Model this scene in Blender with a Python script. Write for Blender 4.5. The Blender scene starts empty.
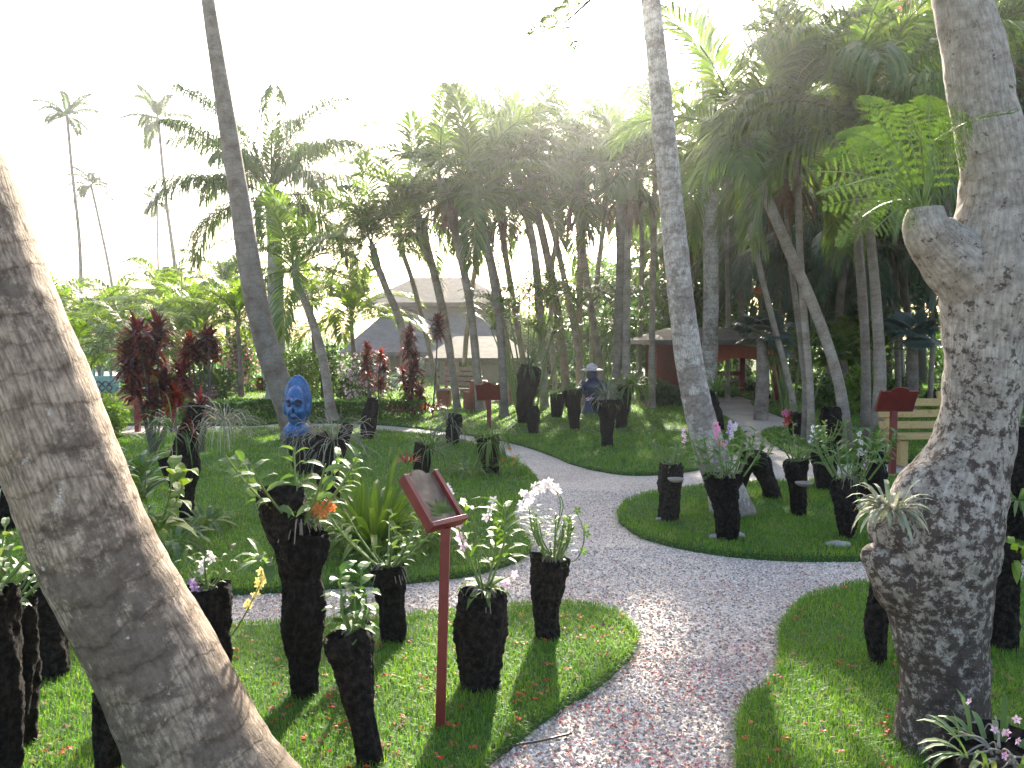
import bpy, math
import numpy as np
from mathutils import Vector, Euler
from mathutils.geometry import tessellate_polygon
R = math.radians
PI = math.pi
rng = np.random.default_rng(7)
C = bpy.context.scene.collection
SC = bpy.context.scene

# ---------------------------------------------------------------- camera, sky, sun, exposure
H = 1.70; FL = 800.0; PITCH = R(3.15)
cam = bpy.data.cameras.new('camera'); camo = bpy.data.objects.new('camera', cam); C.objects.link(camo)
camo.location = (0, 0, H); camo.rotation_euler = (R(90) - PITCH, 0, 0)
cam.sensor_width = 36.0; cam.lens = 36.0 * FL / 1024; cam.clip_end = 3000; cam.clip_start = 0.05
SC.camera = camo
SUN_PX, SUN_PY = 620, -80
def ray(px, py):
    f = Vector((0, math.cos(PITCH), -math.sin(PITCH))); u = Vector((0, math.sin(PITCH), math.cos(PITCH)))
    return Vector(((px - 512) / FL, 0, 0)) + f + u * ((384 - py) / FL)
sd = ray(SUN_PX, SUN_PY).normalized()
SUN_EL = math.asin(sd.z); SUN_AZ = math.atan2(sd.x, sd.y)
w = bpy.data.worlds.new('World'); SC.world = w; w.use_nodes = True
nt = w.node_tree; bgn = nt.nodes['Background']; sky = nt.nodes.new('ShaderNodeTexSky')
sky.sky_type = 'NISHITA'; sky.sun_disc = False; sky.sun_elevation = SUN_EL; sky.sun_rotation = SUN_AZ
sky.air_density = 1.0; sky.dust_density = 4.5; sky.ozone_density = 1.0; sky.altitude = 0
nt.links.new(sky.outputs[0], bgn.inputs[0]); bgn.inputs[1].default_value = 0.15
sl = bpy.data.lights.new('sun', 'SUN'); sl.energy = 5.0; sl.angle = R(0.6); sl.color = (1.0, 0.93, 0.78)
so = bpy.data.objects.new('sun', sl); C.objects.link(so)
so.rotation_euler = (-sd).to_track_quat('-Z', 'Y').to_euler(); so.location = (0, 0, 30)
vs = SC.view_settings; vs.view_transform = 'Standard'; vs.look = 'None'; vs.exposure = 2.12; vs.gamma = 1
SC.render.engine = 'CYCLES'
cy = SC.cycles; cy.use_denoising = True; cy.max_bounces = 8; cy.diffuse_bounces = 3; cy.glossy_bounces = 2
cy.transmission_bounces = 6; cy.transparent_max_bounces = 6; cy.volume_bounces = 0
cy.use_adaptive_sampling = True; cy.adaptive_threshold = 0.02
cy.caustics_reflective = False; cy.caustics_refractive = False

# ---------------------------------------------------------------- pixel to world
CAM = Vector((0, 0, H))
def P(px, py, d):                      # the point seen at a pixel, d metres ahead
    r = ray(px, py); return CAM + r * (d / r.y)
def D(py, z=0.0):                      # distance ahead of a ground point seen at this row
    r = ray(512, py); return (H - z) * r.y / (-r.z)
def G(px, py, z=0.0):
    return P(px, py, D(py, z))
def X(px, d): return (px - 512) / FL * d

# ---------------------------------------------------------------- mesh building
class MB:
    def __init__(s): s.v = []; s.n = 0; s.f = []; s.uv = []; s.m = []
    def add(s, V, F, UV=None, m=0):
        V = np.asarray(V, float).reshape(-1, 3); F = np.asarray(F, int)
        if len(F) == 0: return s
        s.v.append(V); s.f.append(F + s.n); s.n += len(V)
        s.uv.append(np.zeros(F.shape + (2,)) if UV is None else np.asarray(UV, float)[F] if np.asarray(UV).ndim == 2 else UV)
        s.m.append(np.full(len(F), m)); return s
    def mesh(s, name, mats, smooth=False):
        me = bpy.data.meshes.new(name); V = np.concatenate(s.v)
        tot = np.concatenate([np.full(len(f), f.shape[1]) for f in s.f]); idx = np.concatenate([f.ravel() for f in s.f])
        me.vertices.add(len(V)); me.vertices.foreach_set('co', V.ravel().astype(np.float32))
        me.loops.add(len(idx)); me.loops.foreach_set('vertex_index', idx.astype(np.int32))
        me.polygons.add(len(tot)); st = np.concatenate([[0], np.cumsum(tot)[:-1]])
        me.polygons.foreach_set('loop_start', st.astype(np.int32)); me.polygons.foreach_set('loop_total', tot.astype(np.int32))
        me.polygons.foreach_set('material_index', np.concatenate(s.m).astype(np.int32))
        me.polygons.foreach_set('use_smooth', np.full(len(tot), smooth))
        uvl = me.uv_layers.new(name='UVMap'); uvl.data.foreach_set('uv', np.concatenate([u.reshape(-1) for u in s.uv]).astype(np.float32))
        me.update(calc_edges=True); me.validate()
        for m in (mats if isinstance(mats, (list, tuple)) else [mats]): me.materials.append(m)
        return me
    def build(s, name, mats, parent=None, smooth=False):
        if parent is not None:
            o = np.array(parent['_o'])
            s.v = [v - o for v in s.v]
        me = s.mesh(name, mats, smooth); ob = bpy.data.objects.new(name, me); C.objects.link(ob)
        if parent is not None: ob.parent = parent; ob['_o'] = [float(t) for t in (parent['_o'])]
        return ob
def tag(o, label, cat, group=None, kind=None):
    if label: o['label'] = label
    if cat: o['category'] = cat
    if group: o['group'] = group
    if kind: o['kind'] = kind
    return o
def thing(name, label, cat, loc, group=None):
    o = bpy.data.objects.new(name, None); C.objects.link(o); o.location = loc; o.empty_display_size = 0.1
    o['_o'] = [float(t) for t in loc]; o.matrix_world.translation = Vector(loc)
    return tag(o, label, cat, group)
def nrm(a): return a / np.maximum(np.linalg.norm(a, axis=-1, keepdims=True), 1e-9)
def pn(x, y, z=0, s=0):                # cheap smooth noise, about -1..1
    return (np.sin(1.7*x + 2.3*y + s) * np.cos(1.3*z - 1.9*x + 1.1*s) + .6*np.sin(3.1*y - 2.7*z + 2*s) * np.cos(2.9*x + s) + .4*np.sin(6.3*x + 5.1*z + 3*s)*np.cos(5.7*y - s)) / 1.6
def strips(mb, Pt, Dr, U, L, Wd, grav=0.3, S=4, prof='lance', fold=0.0, m=0, power=1.0):
    Pt = np.asarray(Pt, float).reshape(-1, 3); N = len(Pt)
    Dr = nrm(np.broadcast_to(np.asarray(Dr, float), (N, 3)).copy()); U = np.broadcast_to(np.asarray(U, float), (N, 3))
    L = np.broadcast_to(np.asarray(L, float), (N,)); Wd = np.broadcast_to(np.asarray(Wd, float), (N,)); grav = np.broadcast_to(np.asarray(grav, float), (N,))
    side = nrm(np.cross(Dr, U)); t = np.linspace(0, 1, S + 1)
    if prof == 'lance': pw = np.sin(PI * np.clip(t, 0, 1) ** .7 * .97 + .09) * .95 + .05
    elif prof == 'strap': pw = np.where(t < .6, .75 + .25 * t / .6, np.cos((t - .6) / .4 * PI / 2) ** .8 * 1)
    elif prof == 'oval': pw = np.sin(PI * (t * .94 + .03)) ** .8
    else: pw = 1 - t * .9
    pw = np.maximum(pw, .04); pos = Pt.copy(); d = Dr.copy(); c = 3 if fold else 2
    V = np.zeros((N, S + 1, c, 3))
    for k in range(S + 1):
        w_ = (Wd * pw[k] / 2)[:, None]
        if fold:
            up = nrm(np.cross(side, d)); V[:, k, 0] = pos - side * w_ + up * w_ * fold; V[:, k, 1] = pos; V[:, k, 2] = pos + side * w_ + up * w_ * fold
        else: V[:, k, 0] = pos - side * w_; V[:, k, 1] = pos + side * w_
        pos = pos + d * (L / S)[:, None]
        g = (grav * (0.5 + power * (k + 1) / S) / S)[:, None]
        d = nrm(d + g * np.array([0, 0, -1.0]) * 2)
    F = []
    for k in range(S):
        for j in range(c - 1):
            a = k * c + j; F.append([a, a + 1, a + c + 1, a + c])
    F = np.array(F); Fa = (F[None] + (np.arange(N) * (S + 1) * c)[:, None, None]).reshape(-1, 4)
    return mb.add(V.reshape(-1, 3), Fa, m=m)
def catmull(pts, vals, n):
    pts = np.array(pts, float); vals = np.array(vals, float); A = np.column_stack([pts, vals]); A = np.vstack([2*A[0]-A[1], A, 2*A[-1]-A[-2]])
    out = []; k = len(pts) - 1
    for i in range(k):
        p0, p1, p2, p3 = A[i:i+4]
        for t in np.linspace(0, 1, n, endpoint=False):
            out.append(.5*((2*p1)+(-p0+p2)*t+(2*p0-5*p1+4*p2-p3)*t*t+(-p0+3*p1-3*p2+p3)*t**3))
    out.append(A[-2]); out = np.array(out); return out[:, :3], np.maximum(out[:, 3], .001)
def tube(mb, pts, rad, n=12, sub=6, disp=None, cap=True, m=0, seed=0, sink=0.0):
    c, r = catmull(pts, rad, sub); K = len(c)
    T = nrm(np.gradient(c, axis=0)); ln = np.concatenate([[0], np.cumsum(np.linalg.norm(np.diff(c, axis=0), axis=1))])
    ref = np.array([0, 1.0, 0]) if abs(T[0][1]) < .9 else np.array([1.0, 0, 0])
    A = nrm(np.cross(T, ref)); B = nrm(np.cross(T, A)); an = np.linspace(0, 2*PI, n, endpoint=False)
    rr = r[:, None] * np.ones((K, n))
    if disp is not None: rr = rr * (1 + disp(ln[:, None], an[None, :], r[:, None]))
    V = c[:, None] + rr[..., None] * (np.cos(an)[None, :, None] * A[:, None] + np.sin(an)[None, :, None] * B[:, None])
    i = np.arange(K - 1)[:, None]; j = np.arange(n)[None]; j2 = (j + 1) % n
    F = np.stack([np.broadcast_to(i*n+j, (K-1, n)), np.broadcast_to(i*n+j2, (K-1, n)), (i+1)*n+j2, (i+1)*n+j], -1).reshape(-1, 4)
    ru = float(np.mean(r)) * 2 * PI
    UV = np.stack([np.stack([j/n*ru+0*i, (j+1)/n*ru+0*i, (j+1)/n*ru+0*i, j/n*ru+0*i], -1), np.stack([ln[i]+0*j, ln[i]+0*j, ln[i+1]+0*j, ln[i+1]+0*j], -1)], -1).reshape(-1, 4, 2)
    mb.add(V.reshape(-1, 3), F, UV, m)
    if cap:
        last = V[-1]; ctr = last.mean(0) - T[-1]*sink
        if sink:
            inner = ctr + (last - last.mean(0)) * .72
            mb.add(np.vstack([last, inner]), [[k, (k+1) % n, n+(k+1) % n, n+k] for k in range(n)], m=m)
            mb.add(np.vstack([inner, ctr[None]]), [[k, (k+1) % n, n] for k in range(n)], m=m)
        else: mb.add(np.vstack([last, (ctr + T[-1]*r[-1]*.3)[None]]), [[k, (k+1) % n, n] for k in range(n)], m=m)
        f0 = V[0]; mb.add(np.vstack([f0, f0.mean(0)[None]]), [[(k+1) % n, k, n] for k in range(n)], m=m)
    return c, r
def box(mb, c, s, rz=0, rx=0, ry=0, m=0, bev=0.12):
    s = np.array(s, float)/2; b = min(s) * bev
    V = []
    for z in (-1, 1):
        for (e) in (0, 1):
            ex = s - (b if e == (0 if z == -1 else 1) else 0)
            zz = z * (s[2] if e == (0 if z == -1 else 1) else s[2]-b)
            x, y = (s[0]-b, s[1]-b) if e == (0 if z == -1 else 1) else (s[0], s[1])
            for a, q in ((-1, -1), (1, -1), (1, 1), (-1, 1)): V.append((a*x, q*y, zz))
    V = np.array(V); V = V[:]
    M = np.array(Euler((rx, ry, rz)).to_matrix()); V = V @ M.T + np.array(c)
    F = [[3, 2, 1, 0], [12, 13, 14, 15]]
    for l in range(3):
        for k in range(4): F.append([l*4+k, l*4+(k+1) % 4, l*4+4+(k+1) % 4, l*4+4+k])
    uv = V[:, [0, 2]]
    return mb.add(V, F, uv, m)
def sphere(mb, c, s, nu=20, nv=14, fn=None, m=0, M=None):
    th = np.linspace(0, PI, nv + 1); ph = np.linspace(0, 2*PI, nu, endpoint=False)
    t, p = np.meshgrid(th, ph, indexing='ij'); n = np.stack([np.sin(t)*np.cos(p), np.sin(t)*np.sin(p), np.cos(t)], -1)
    V = n * np.array(s)
    if fn is not None: V = fn(V, n)
    V = V.reshape(-1, 3)
    if M is not None: V = V @ np.array(M).T
    V = V + np.array(c)
    F = [[i*nu+j, (i+1)*nu+j, (i+1)*nu+(j+1) % nu, i*nu+(j+1) % nu] for i in range(nv) for j in range(nu)]
    return mb.add(V, F, m=m)
def prism(mb, poly, ax, t0, t1, m=0):   # polygon of 2D points pushed along an axis
    n = len(poly); V = []
    for t in (t0, t1):
        for a, b in poly: V.append({'x': (t, a, b), 'y': (a, t, b), 'z': (a, b, t)}[ax])
    for k in range(n): mb.add([V[k], V[(k+1) % n], V[n+(k+1) % n], V[n+k]], [[0, 1, 2, 3]], m=m)
    tr = tessellate_polygon([[Vector((a, b, 0)) for a, b in poly]])
    mb.add(V, [list(q) for q in tr] + [[q[2]+n, q[1]+n, q[0]+n] for q in tr], m=m)

# ---------------------------------------------------------------- materials
def newmat(name):
    m = bpy.data.materials.new(name); m.use_nodes = True; t = m.node_tree; t.nodes.clear()
    out = t.nodes.new('ShaderNodeOutputMaterial'); return m, t, out
def N(t, ty, **kw):
    n = t.nodes.new(ty)
    for k, v in kw.items():
        if k.startswith('i_'): n.inputs[int(k[2:])].default_value = v
        else: setattr(n, k, v)
    return n
def ramp(t, fac, stops, interp='LINEAR'):
    r = t.nodes.new('ShaderNodeValToRGB'); r.color_ramp.interpolation = interp; e = r.color_ramp.elements
    while len(e) < len(stops): e.new(.5)
    for k, (p, c) in enumerate(stops): e[k].position = p; e[k].color = tuple(c) + (1,)
    t.links.new(fac, r.inputs[0]); return r.outputs[0]
def leafmat(name, cols, trans=.45, rough=.45, spec=.4, tmul=(1.15, 1.25, .55), patchy=False):
    m, t, out = newmat(name); g = N(t, 'ShaderNodeNewGeometry')
    n = len(cols); col = ramp(t, g.outputs['Random Per Island'], [(k/(n-1) if n > 1 else 0, c) for k, c in enumerate(cols)])
    if patchy:
        tc = N(t, 'ShaderNodeTexCoord'); pz = N(t, 'ShaderNodeTexNoise'); pz.inputs['Scale'].default_value = 1.3; pz.inputs['Detail'].default_value = 5; t.links.new(tc.outputs['Object'], pz.inputs['Vector'])
        pr_ = ramp(t, pz.outputs[0], [(.3, (.72, .80, .8)), (.5, (1, 1, 1)), (.64, (1.25, 1.12, 1.0)), (.74, (1.7, 1.25, 1.2))]); pm = N(t, 'ShaderNodeMix', data_type='RGBA', blend_type='MULTIPLY'); pm.inputs[0].default_value = 1
        t.links.new(col, pm.inputs[6]); t.links.new(pr_, pm.inputs[7]); col = pm.outputs[2]
    oi = N(t, 'ShaderNodeObjectInfo'); hs = N(t, 'ShaderNodeHueSaturation'); mr = N(t, 'ShaderNodeMapRange')
    mr.inputs['To Min'].default_value = .75; mr.inputs['To Max'].default_value = 1.2
    t.links.new(oi.outputs['Random'], mr.inputs[0]); t.links.new(mr.outputs[0], hs.inputs['Value']); t.links.new(col, hs.inputs['Color'])
    b = N(t, 'ShaderNodeBsdfPrincipled'); b.inputs['Roughness'].default_value = rough; b.inputs['Specular IOR Level'].default_value = spec
    tr = N(t, 'ShaderNodeBsdfTranslucent'); mx = N(t, 'ShaderNodeMixShader'); mx.inputs[0].default_value = trans
    mu = N(t, 'ShaderNodeMix', data_type='RGBA', blend_type='MULTIPLY'); mu.inputs[0].default_value = 1; mu.inputs[7].default_value = tuple(tmul) + (1,)
    t.links.new(hs.outputs[0], b.inputs['Base Color']); t.links.new(hs.outputs[0], mu.inputs[6]); t.links.new(mu.outputs[2], tr.inputs[0])
    t.links.new(b.outputs[0], mx.inputs[1]); t.links.new(tr.outputs[0], mx.inputs[2]); t.links.new(mx.outputs[0], out.inputs[0]); return m
def barkmat(name, c_dark, c_mid, c_light, ring=14.0, spot=6.0, spot_amt=.5, bump=.4, rough=.85, scale=1.0, streak=None):
    m, t, out = newmat(name); tc = N(t, 'ShaderNodeTexCoord'); L = t.links.new
    n1 = N(t, 'ShaderNodeTexNoise'); n1.inputs['Scale'].default_value = spot*scale; n1.inputs['Detail'].default_value = 8; n1.inputs['Roughness'].default_value = .65; L(tc.outputs['Object'], n1.inputs['Vector'])
    n2 = N(t, 'ShaderNodeTexNoise'); n2.inputs['Scale'].default_value = 45*scale; n2.inputs['Detail'].default_value = 6; n2.inputs['Roughness'].default_value = .7; L(tc.outputs['Object'], n2.inputs['Vector'])
    a = ramp(t, n1.outputs[0], [(.36, c_dark), (.48, c_mid), (.62, c_light)])
    f = ramp(t, n2.outputs[0], [(.3, (.55, .55, .55)), (.7, (1.15, 1.12, 1.08))])
    mu = N(t, 'ShaderNodeMix', data_type='RGBA', blend_type='MULTIPLY'); mu.inputs[0].default_value = .8; L(a, mu.inputs[6]); L(f, mu.inputs[7]); col = mu.outputs[2]
    hgt = n2.outputs[0]
    if ring:
        sp = N(t, 'ShaderNodeSeparateXYZ'); L(tc.outputs['UV'], sp.inputs[0])
        n3 = N(t, 'ShaderNodeTexNoise'); n3.inputs['Scale'].default_value = 3.2; n3.inputs['Detail'].default_value = 4; L(tc.outputs['Object'], n3.inputs['Vector'])
        ad = N(t, 'ShaderNodeMath', operation='MULTIPLY_ADD'); ad.inputs[1].default_value = ring; L(sp.outputs[1], ad.inputs[0])
        m3 = N(t, 'ShaderNodeMath', operation='MULTIPLY'); m3.inputs[1].default_value = 2.4; L(n3.outputs[0], m3.inputs[0]); L(m3.outputs[0], ad.inputs[2])
        fr = N(t, 'ShaderNodeMath', operation='FRACT'); L(ad.outputs[0], fr.inputs[0])
        rr = ramp(t, fr.outputs[0], [(0, (.62, .58, .55)), (.10, (1, 1, 1)), (.9, (1, 1, 1)), (1, (.8, .78, .76))])
        m4 = N(t, 'ShaderNodeMix', data_type='RGBA', blend_type='MULTIPLY'); m4.inputs[0].default_value = .65; L(col, m4.inputs[6]); L(rr, m4.inputs[7]); col = m4.outputs[2]
        hh = N(t, 'ShaderNodeMath', operation='ADD'); L(n2.outputs[0], hh.inputs[0]); L(rr, hh.inputs[1]); hgt = hh.outputs[0]
    b = N(t, 'ShaderNodeBsdfPrincipled'); b.inputs['Roughness'].default_value = rough; b.inputs['Specular IOR Level'].default_value = .2
    bp = N(t, 'ShaderNodeBump'); bp.inputs['Strength'].default_value = bump; bp.inputs['Distance'].default_value = .015
    oi = N(t, 'ShaderNodeObjectInfo'); hs = N(t, 'ShaderNodeHueSaturation'); mr = N(t, 'ShaderNodeMapRange'); mr.inputs['To Min'].default_value = .7; mr.inputs['To Max'].default_value = 1.45 if not ring else 1.2; L(oi.outputs['Random'], mr.inputs[0]); L(mr.outputs[0], hs.inputs['Value']); L(col, hs.inputs['Color'])
    L(hgt, bp.inputs['Height']); L(bp.outputs[0], b.inputs['Normal']); L(hs.outputs[0], b.inputs['Base Color']); L(b.outputs[0], out.inputs[0]); return m
def solid(name, cols, rough=.6, scale=12, bump=.2, spec=.3, metal=0, dist=.01):
    m, t, out = newmat(name); tc = N(t, 'ShaderNodeTexCoord'); L = t.links.new
    n1 = N(t, 'ShaderNodeTexNoise'); n1.inputs['Scale'].default_value = scale; n1.inputs['Detail'].default_value = 8; n1.inputs['Roughness'].default_value = .65; L(tc.outputs['Object'], n1.inputs['Vector'])
    k = len(cols); col = ramp(t, n1.outputs[0], [(.3 + .4*i/max(1, k-1), c) for i, c in enumerate(cols)])
    b = N(t, 'ShaderNodeBsdfPrincipled'); b.inputs['Roughness'].default_value = rough; b.inputs['Specular IOR Level'].default_value = spec; b.inputs['Metallic'].default_value = metal
    bp = N(t, 'ShaderNodeBump'); bp.inputs['Strength'].default_value = bump; bp.inputs['Distance'].default_value = dist
    L(n1.outputs[0], bp.inputs['Height']); L(bp.outputs[0], b.inputs['Normal']); L(col, b.inputs['Base Color']); L(b.outputs[0], out.inputs[0]); return m
M = {}
M['grass'] = leafmat('grass', [(.06, .15, .02), (.09, .21, .025), (.14, .27, .035), (.08, .18, .025), (.22, .26, .07)], .45, .5, .25, (1.3, 1.35, .5), True)
M['palm'] = leafmat('palm_leaf', [(.05, .10, .02), (.09, .16, .03), (.14, .20, .035), (.07, .13, .025), (.20, .25, .05)], .5, .35, .5)
M['palm_y'] = leafmat('yellow_palm_leaf', [(.09, .17, .02), (.14, .22, .025), (.19, .25, .03), (.07, .13, .02)], .5, .4, .4)
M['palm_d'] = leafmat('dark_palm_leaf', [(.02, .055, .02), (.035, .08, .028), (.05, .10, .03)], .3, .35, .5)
M['palm_far'] = leafmat('far_palm_leaf', [(.045, .10, .02), (.08, .14, .03), (.12, .18, .035)], .35, .5, .3)
M['palm_b'] = leafmat('blue_palm_leaf', [(.05, .09, .08), (.08, .13, .11)], .25, .4, .5, (1, 1.1, .8))
M['leaf'] = leafmat('broad_leaf', [(.04, .10, .02), (.06, .14, .03), (.09, .17, .035), (.12, .20, .04)], .4, .4, .4)
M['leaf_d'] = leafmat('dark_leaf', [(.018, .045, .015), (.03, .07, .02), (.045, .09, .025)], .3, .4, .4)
M['leaf_y'] = leafmat('lime_leaf', [(.11, .19, .025), (.15, .24, .035), (.20, .27, .05)], .5, .45, .3)
M['fern'] = leafmat('fern_leaf', [(.09, .16, .03), (.12, .20, .035), (.16, .24, .05)], .36, .5, .25)
M['pale'] = leafmat('pale_leaf', [(.09, .15, .06), (.14, .20, .08), (.07, .13, .04), (.18, .20, .09)], .35, .55, .25)
M['grey'] = leafmat('grey_leaf', [(.20, .22, .15), (.30, .30, .22), (.14, .17, .10), (.25, .20, .14)], .2, .7, .2, (1.1, 1.1, .9))
M['red'] = leafmat('red_leaf', [(.07, .010, .018), (.12, .014, .02), (.04, .008, .016), (.19, .035, .02), (.025, .012, .015), (.10, .012, .03)], .38, .35, .5, (1.6, .6, .6))
M['redor'] = leafmat('orange_red_leaf', [(.30, .04, .02), (.20, .02, .02), (.40, .10, .03), (.1, .012, .015)], .45, .35, .5, (1.6, .8, .5))
def petal(n, cols, tr=.35): M[n] = leafmat(n, cols, tr, .5, .2, (1, .95, .95))
petal('white_petal', [(.75, .72, .72), (.82, .78, .80), (.70, .62, .68)])
petal('violet_petal', [(.45, .25, .55), (.65, .5, .72), (.3, .12, .4)])
petal('pink_petal', [(.75, .22, .42), (.8, .35, .5), (.65, .12, .3)])
petal('palepink_petal', [(.8, .5, .68), (.85, .65, .78), (.75, .38, .6)])
petal('yellow_petal', [(.75, .62, .18), (.8, .72, .35), (.6, .5, .1)])
petal('orange_petal', [(.7, .22, .05), (.75, .32, .1), (.6, .12, .04)])
petal('red_petal', [(.55, .03, .035), (.65, .07, .04), (.40, .02, .03), (.6, .15, .09)])
petal('fall_petal', [(.38, .04, .05), (.50, .10, .11), (.24, .03, .04), (.58, .24, .22)], .2)
M['roofdark'] = solid('dark_shingle', [(.05, .045, .042), (.10, .09, .085)], .85, 4, .4, dist=.05)
M['fernlog'] = barkmat('tree_fern_log', (.003, .002, .002), (.010, .008, .007), (.034, .026, .021), 0, 30, .5, 1.0, .95, 1.3)
M['palmbark'] = barkmat('palm_bark', (.20, .155, .12), (.29, .24, .195), (.38, .33, .28), 11, 4, .5, .35)
M['palmbark_w'] = barkmat('warm_palm_bark', (.13, .10, .085), (.21, .17, .145), (.30, .25, .21), 9, 4, .5, .35)
M['royalbark'] = barkmat('royal_bark', (.30, .27, .25), (.38, .35, .32), (.45, .42, .39), 6, 2, .5, .15)
M['shaft'] = solid('crownshaft', [(.12, .17, .06), (.20, .26, .10)], .45, 5, .1)
M['husk'] = solid('dead_sheath', [(.10, .05, .03), (.20, .11, .06)], .9, 20, .5)
M['stem'] = solid('green_stem', [(.10, .16, .04), (.18, .24, .07)], .5, 30, .1)
M['root'] = solid('aerial_root', [(.16, .14, .11), (.32, .29, .24)], .9, 40, .3)
M['branch'] = solid('branch_bark', [(.06, .05, .04), (.13, .11, .09)], .9, 25, .4)
M['redpaint'] = solid('red_paint', [(.10, .014, .012), (.19, .026, .022)], .45, 9, .15, .4)
M['redwood'] = solid('dark_red_wood', [(.11, .012, .01), (.20, .025, .018)], .6, 7, .2)
M['redbeam'] = solid('orange_red_wood', [(.28, .04, .02), (.40, .07, .035)], .55, 7, .15)
M['wood'] = solid('weathered_wood', [(.24, .155, .06), (.42, .29, .12), (.34, .23, .09)], .75, 14, .3)
M['woodgrey'] = solid('grey_wood', [(.20, .15, .13), (.34, .28, .25)], .8, 14, .3)
M['block'] = solid('clay_block', [(.20, .07, .045), (.30, .12, .08)], .85, 12, .4)
M['roofgrey'] = solid('grey_roof', [(.09, .085, .08), (.15, .145, .14)], .8, 3, .4, dist=.05)
M['rooftan'] = solid('tan_roof', [(.08, .065, .05), (.14, .12, .09)], .85, 3, .5, dist=.05)
M['fascia'] = solid('dark_fascia', [(.05, .04, .04), (.09, .07, .06)], .6, 3, .1)
M['cream'] = solid('cream_wall', [(.28, .25, .19), (.38, .34, .27)], .85, 1.2, .1)
M['glass'] = solid('dark_glass', [(.03, .035, .04), (.05, .06, .07)], .08, 2, 0, .6)
M['teal'] = solid('teal_paint', [(.12, .35, .33), (.35, .55, .52), (.6, .66, .63)], .7, 6, .1)
M['blue'] = solid('blue_paint', [(.004, .02, .07), (.012, .08, .24), (.03, .18, .38)], .35, 26, .5, .5)
M['darkblue'] = solid('dark_blue_paint', [(.01, .012, .03), (.02, .035, .09)], .4, 18, .4, .5)
M['stone'] = solid('grey_stone', [(.18, .17, .16), (.34, .33, .31)], .9, 18, .5)
M['bowl'] = solid('clay_bowl', [(.25, .20, .17), (.38, .32, .28)], .85, 14, .4)
M['black'] = solid('black_plastic', [(.012, .012, .014), (.02, .02, .022)], .3, 10, .05, .5)
# ---------------------------------------------------------------- ground, path, lawns
def gravelmat():
    m, t, out = newmat('gravel'); L = t.links.new; tc = N(t, 'ShaderNodeTexCoord')
    v = N(t, 'ShaderNodeTexVoronoi'); v.inputs['Scale'].default_value = 75; L(tc.outputs['Object'], v.inputs['Vector'])
    c = ramp(t, v.outputs['Color'], [(0, (.33, .28, .235)), (.35, (.48, .42, .365)), (.7, (.63, .56, .495)), (1, (.78, .71, .64))])
    n = N(t, 'ShaderNodeTexNoise'); n.inputs['Scale'].default_value = .9; n.inputs['Detail'].default_value = 5; L(tc.outputs['Object'], n.inputs['Vector'])
    r = ramp(t, n.outputs[0], [(.35, (.80, .76, .74)), (.65, (1.02, 1.0, .99))])
    mu = N(t, 'ShaderNodeMix', data_type='RGBA', blend_type='MULTIPLY'); mu.inputs[0].default_value = 1; L(c, mu.inputs[6]); L(r, mu.inputs[7])
    ds = ramp(t, v.outputs['Distance'], [(0, (1, 1, 1)), (.55, (.85, .85, .85)), (.8, (.35, .33, .32))])
    m2 = N(t, 'ShaderNodeMix', data_type='RGBA', blend_type='MULTIPLY'); m2.inputs[0].default_value = .6; L(mu.outputs[2], m2.inputs[6]); L(ds, m2.inputs[7])
    b = N(t, 'ShaderNodeBsdfPrincipled'); b.inputs['Roughness'].default_value = .85; b.inputs['Specular IOR Level'].default_value = .2
    bp = N(t, 'ShaderNodeBump', invert=True); bp.inputs['Strength'].default_value = .8; bp.inputs['Distance'].default_value = .008
    L(v.outputs['Distance'], bp.inputs['Height']); L(bp.outputs[0], b.inputs['Normal']); L(m2.outputs[2], b.inputs['Base Color']); L(b.outputs[0], out.inputs[0]); return m
M['gravel'] = gravelmat()
M['soil'] = solid('soil_under_turf', [(.02, .045, .012), (.035, .075, .018), (.05, .06, .02)], .95, 5, .4)
M['groundmat'] = solid('far_ground', [(.02, .04, .012), (.035, .065, .018), (.05, .07, .025)], .95, .8, .4)
mp, t_, out_ = newmat('pebble'); g_ = N(t_, 'ShaderNodeNewGeometry')
c_ = ramp(t_, g_.outputs['Random Per Island'], [(0, (.14, .11, .10)), (.3, (.34, .29, .26)), (.7, (.52, .45, .41)), (1, (.74, .68, .64))])
b_ = N(t_, 'ShaderNodeBsdfPrincipled'); b_.inputs['Roughness'].default_value = .8; b_.inputs['Specular IOR Level'].default_value = .25
t_.links.new(c_, b_.inputs['Base Color']); t_.links.new(b_.outputs[0], out_.inputs[0]); M['pebble'] = mp

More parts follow.
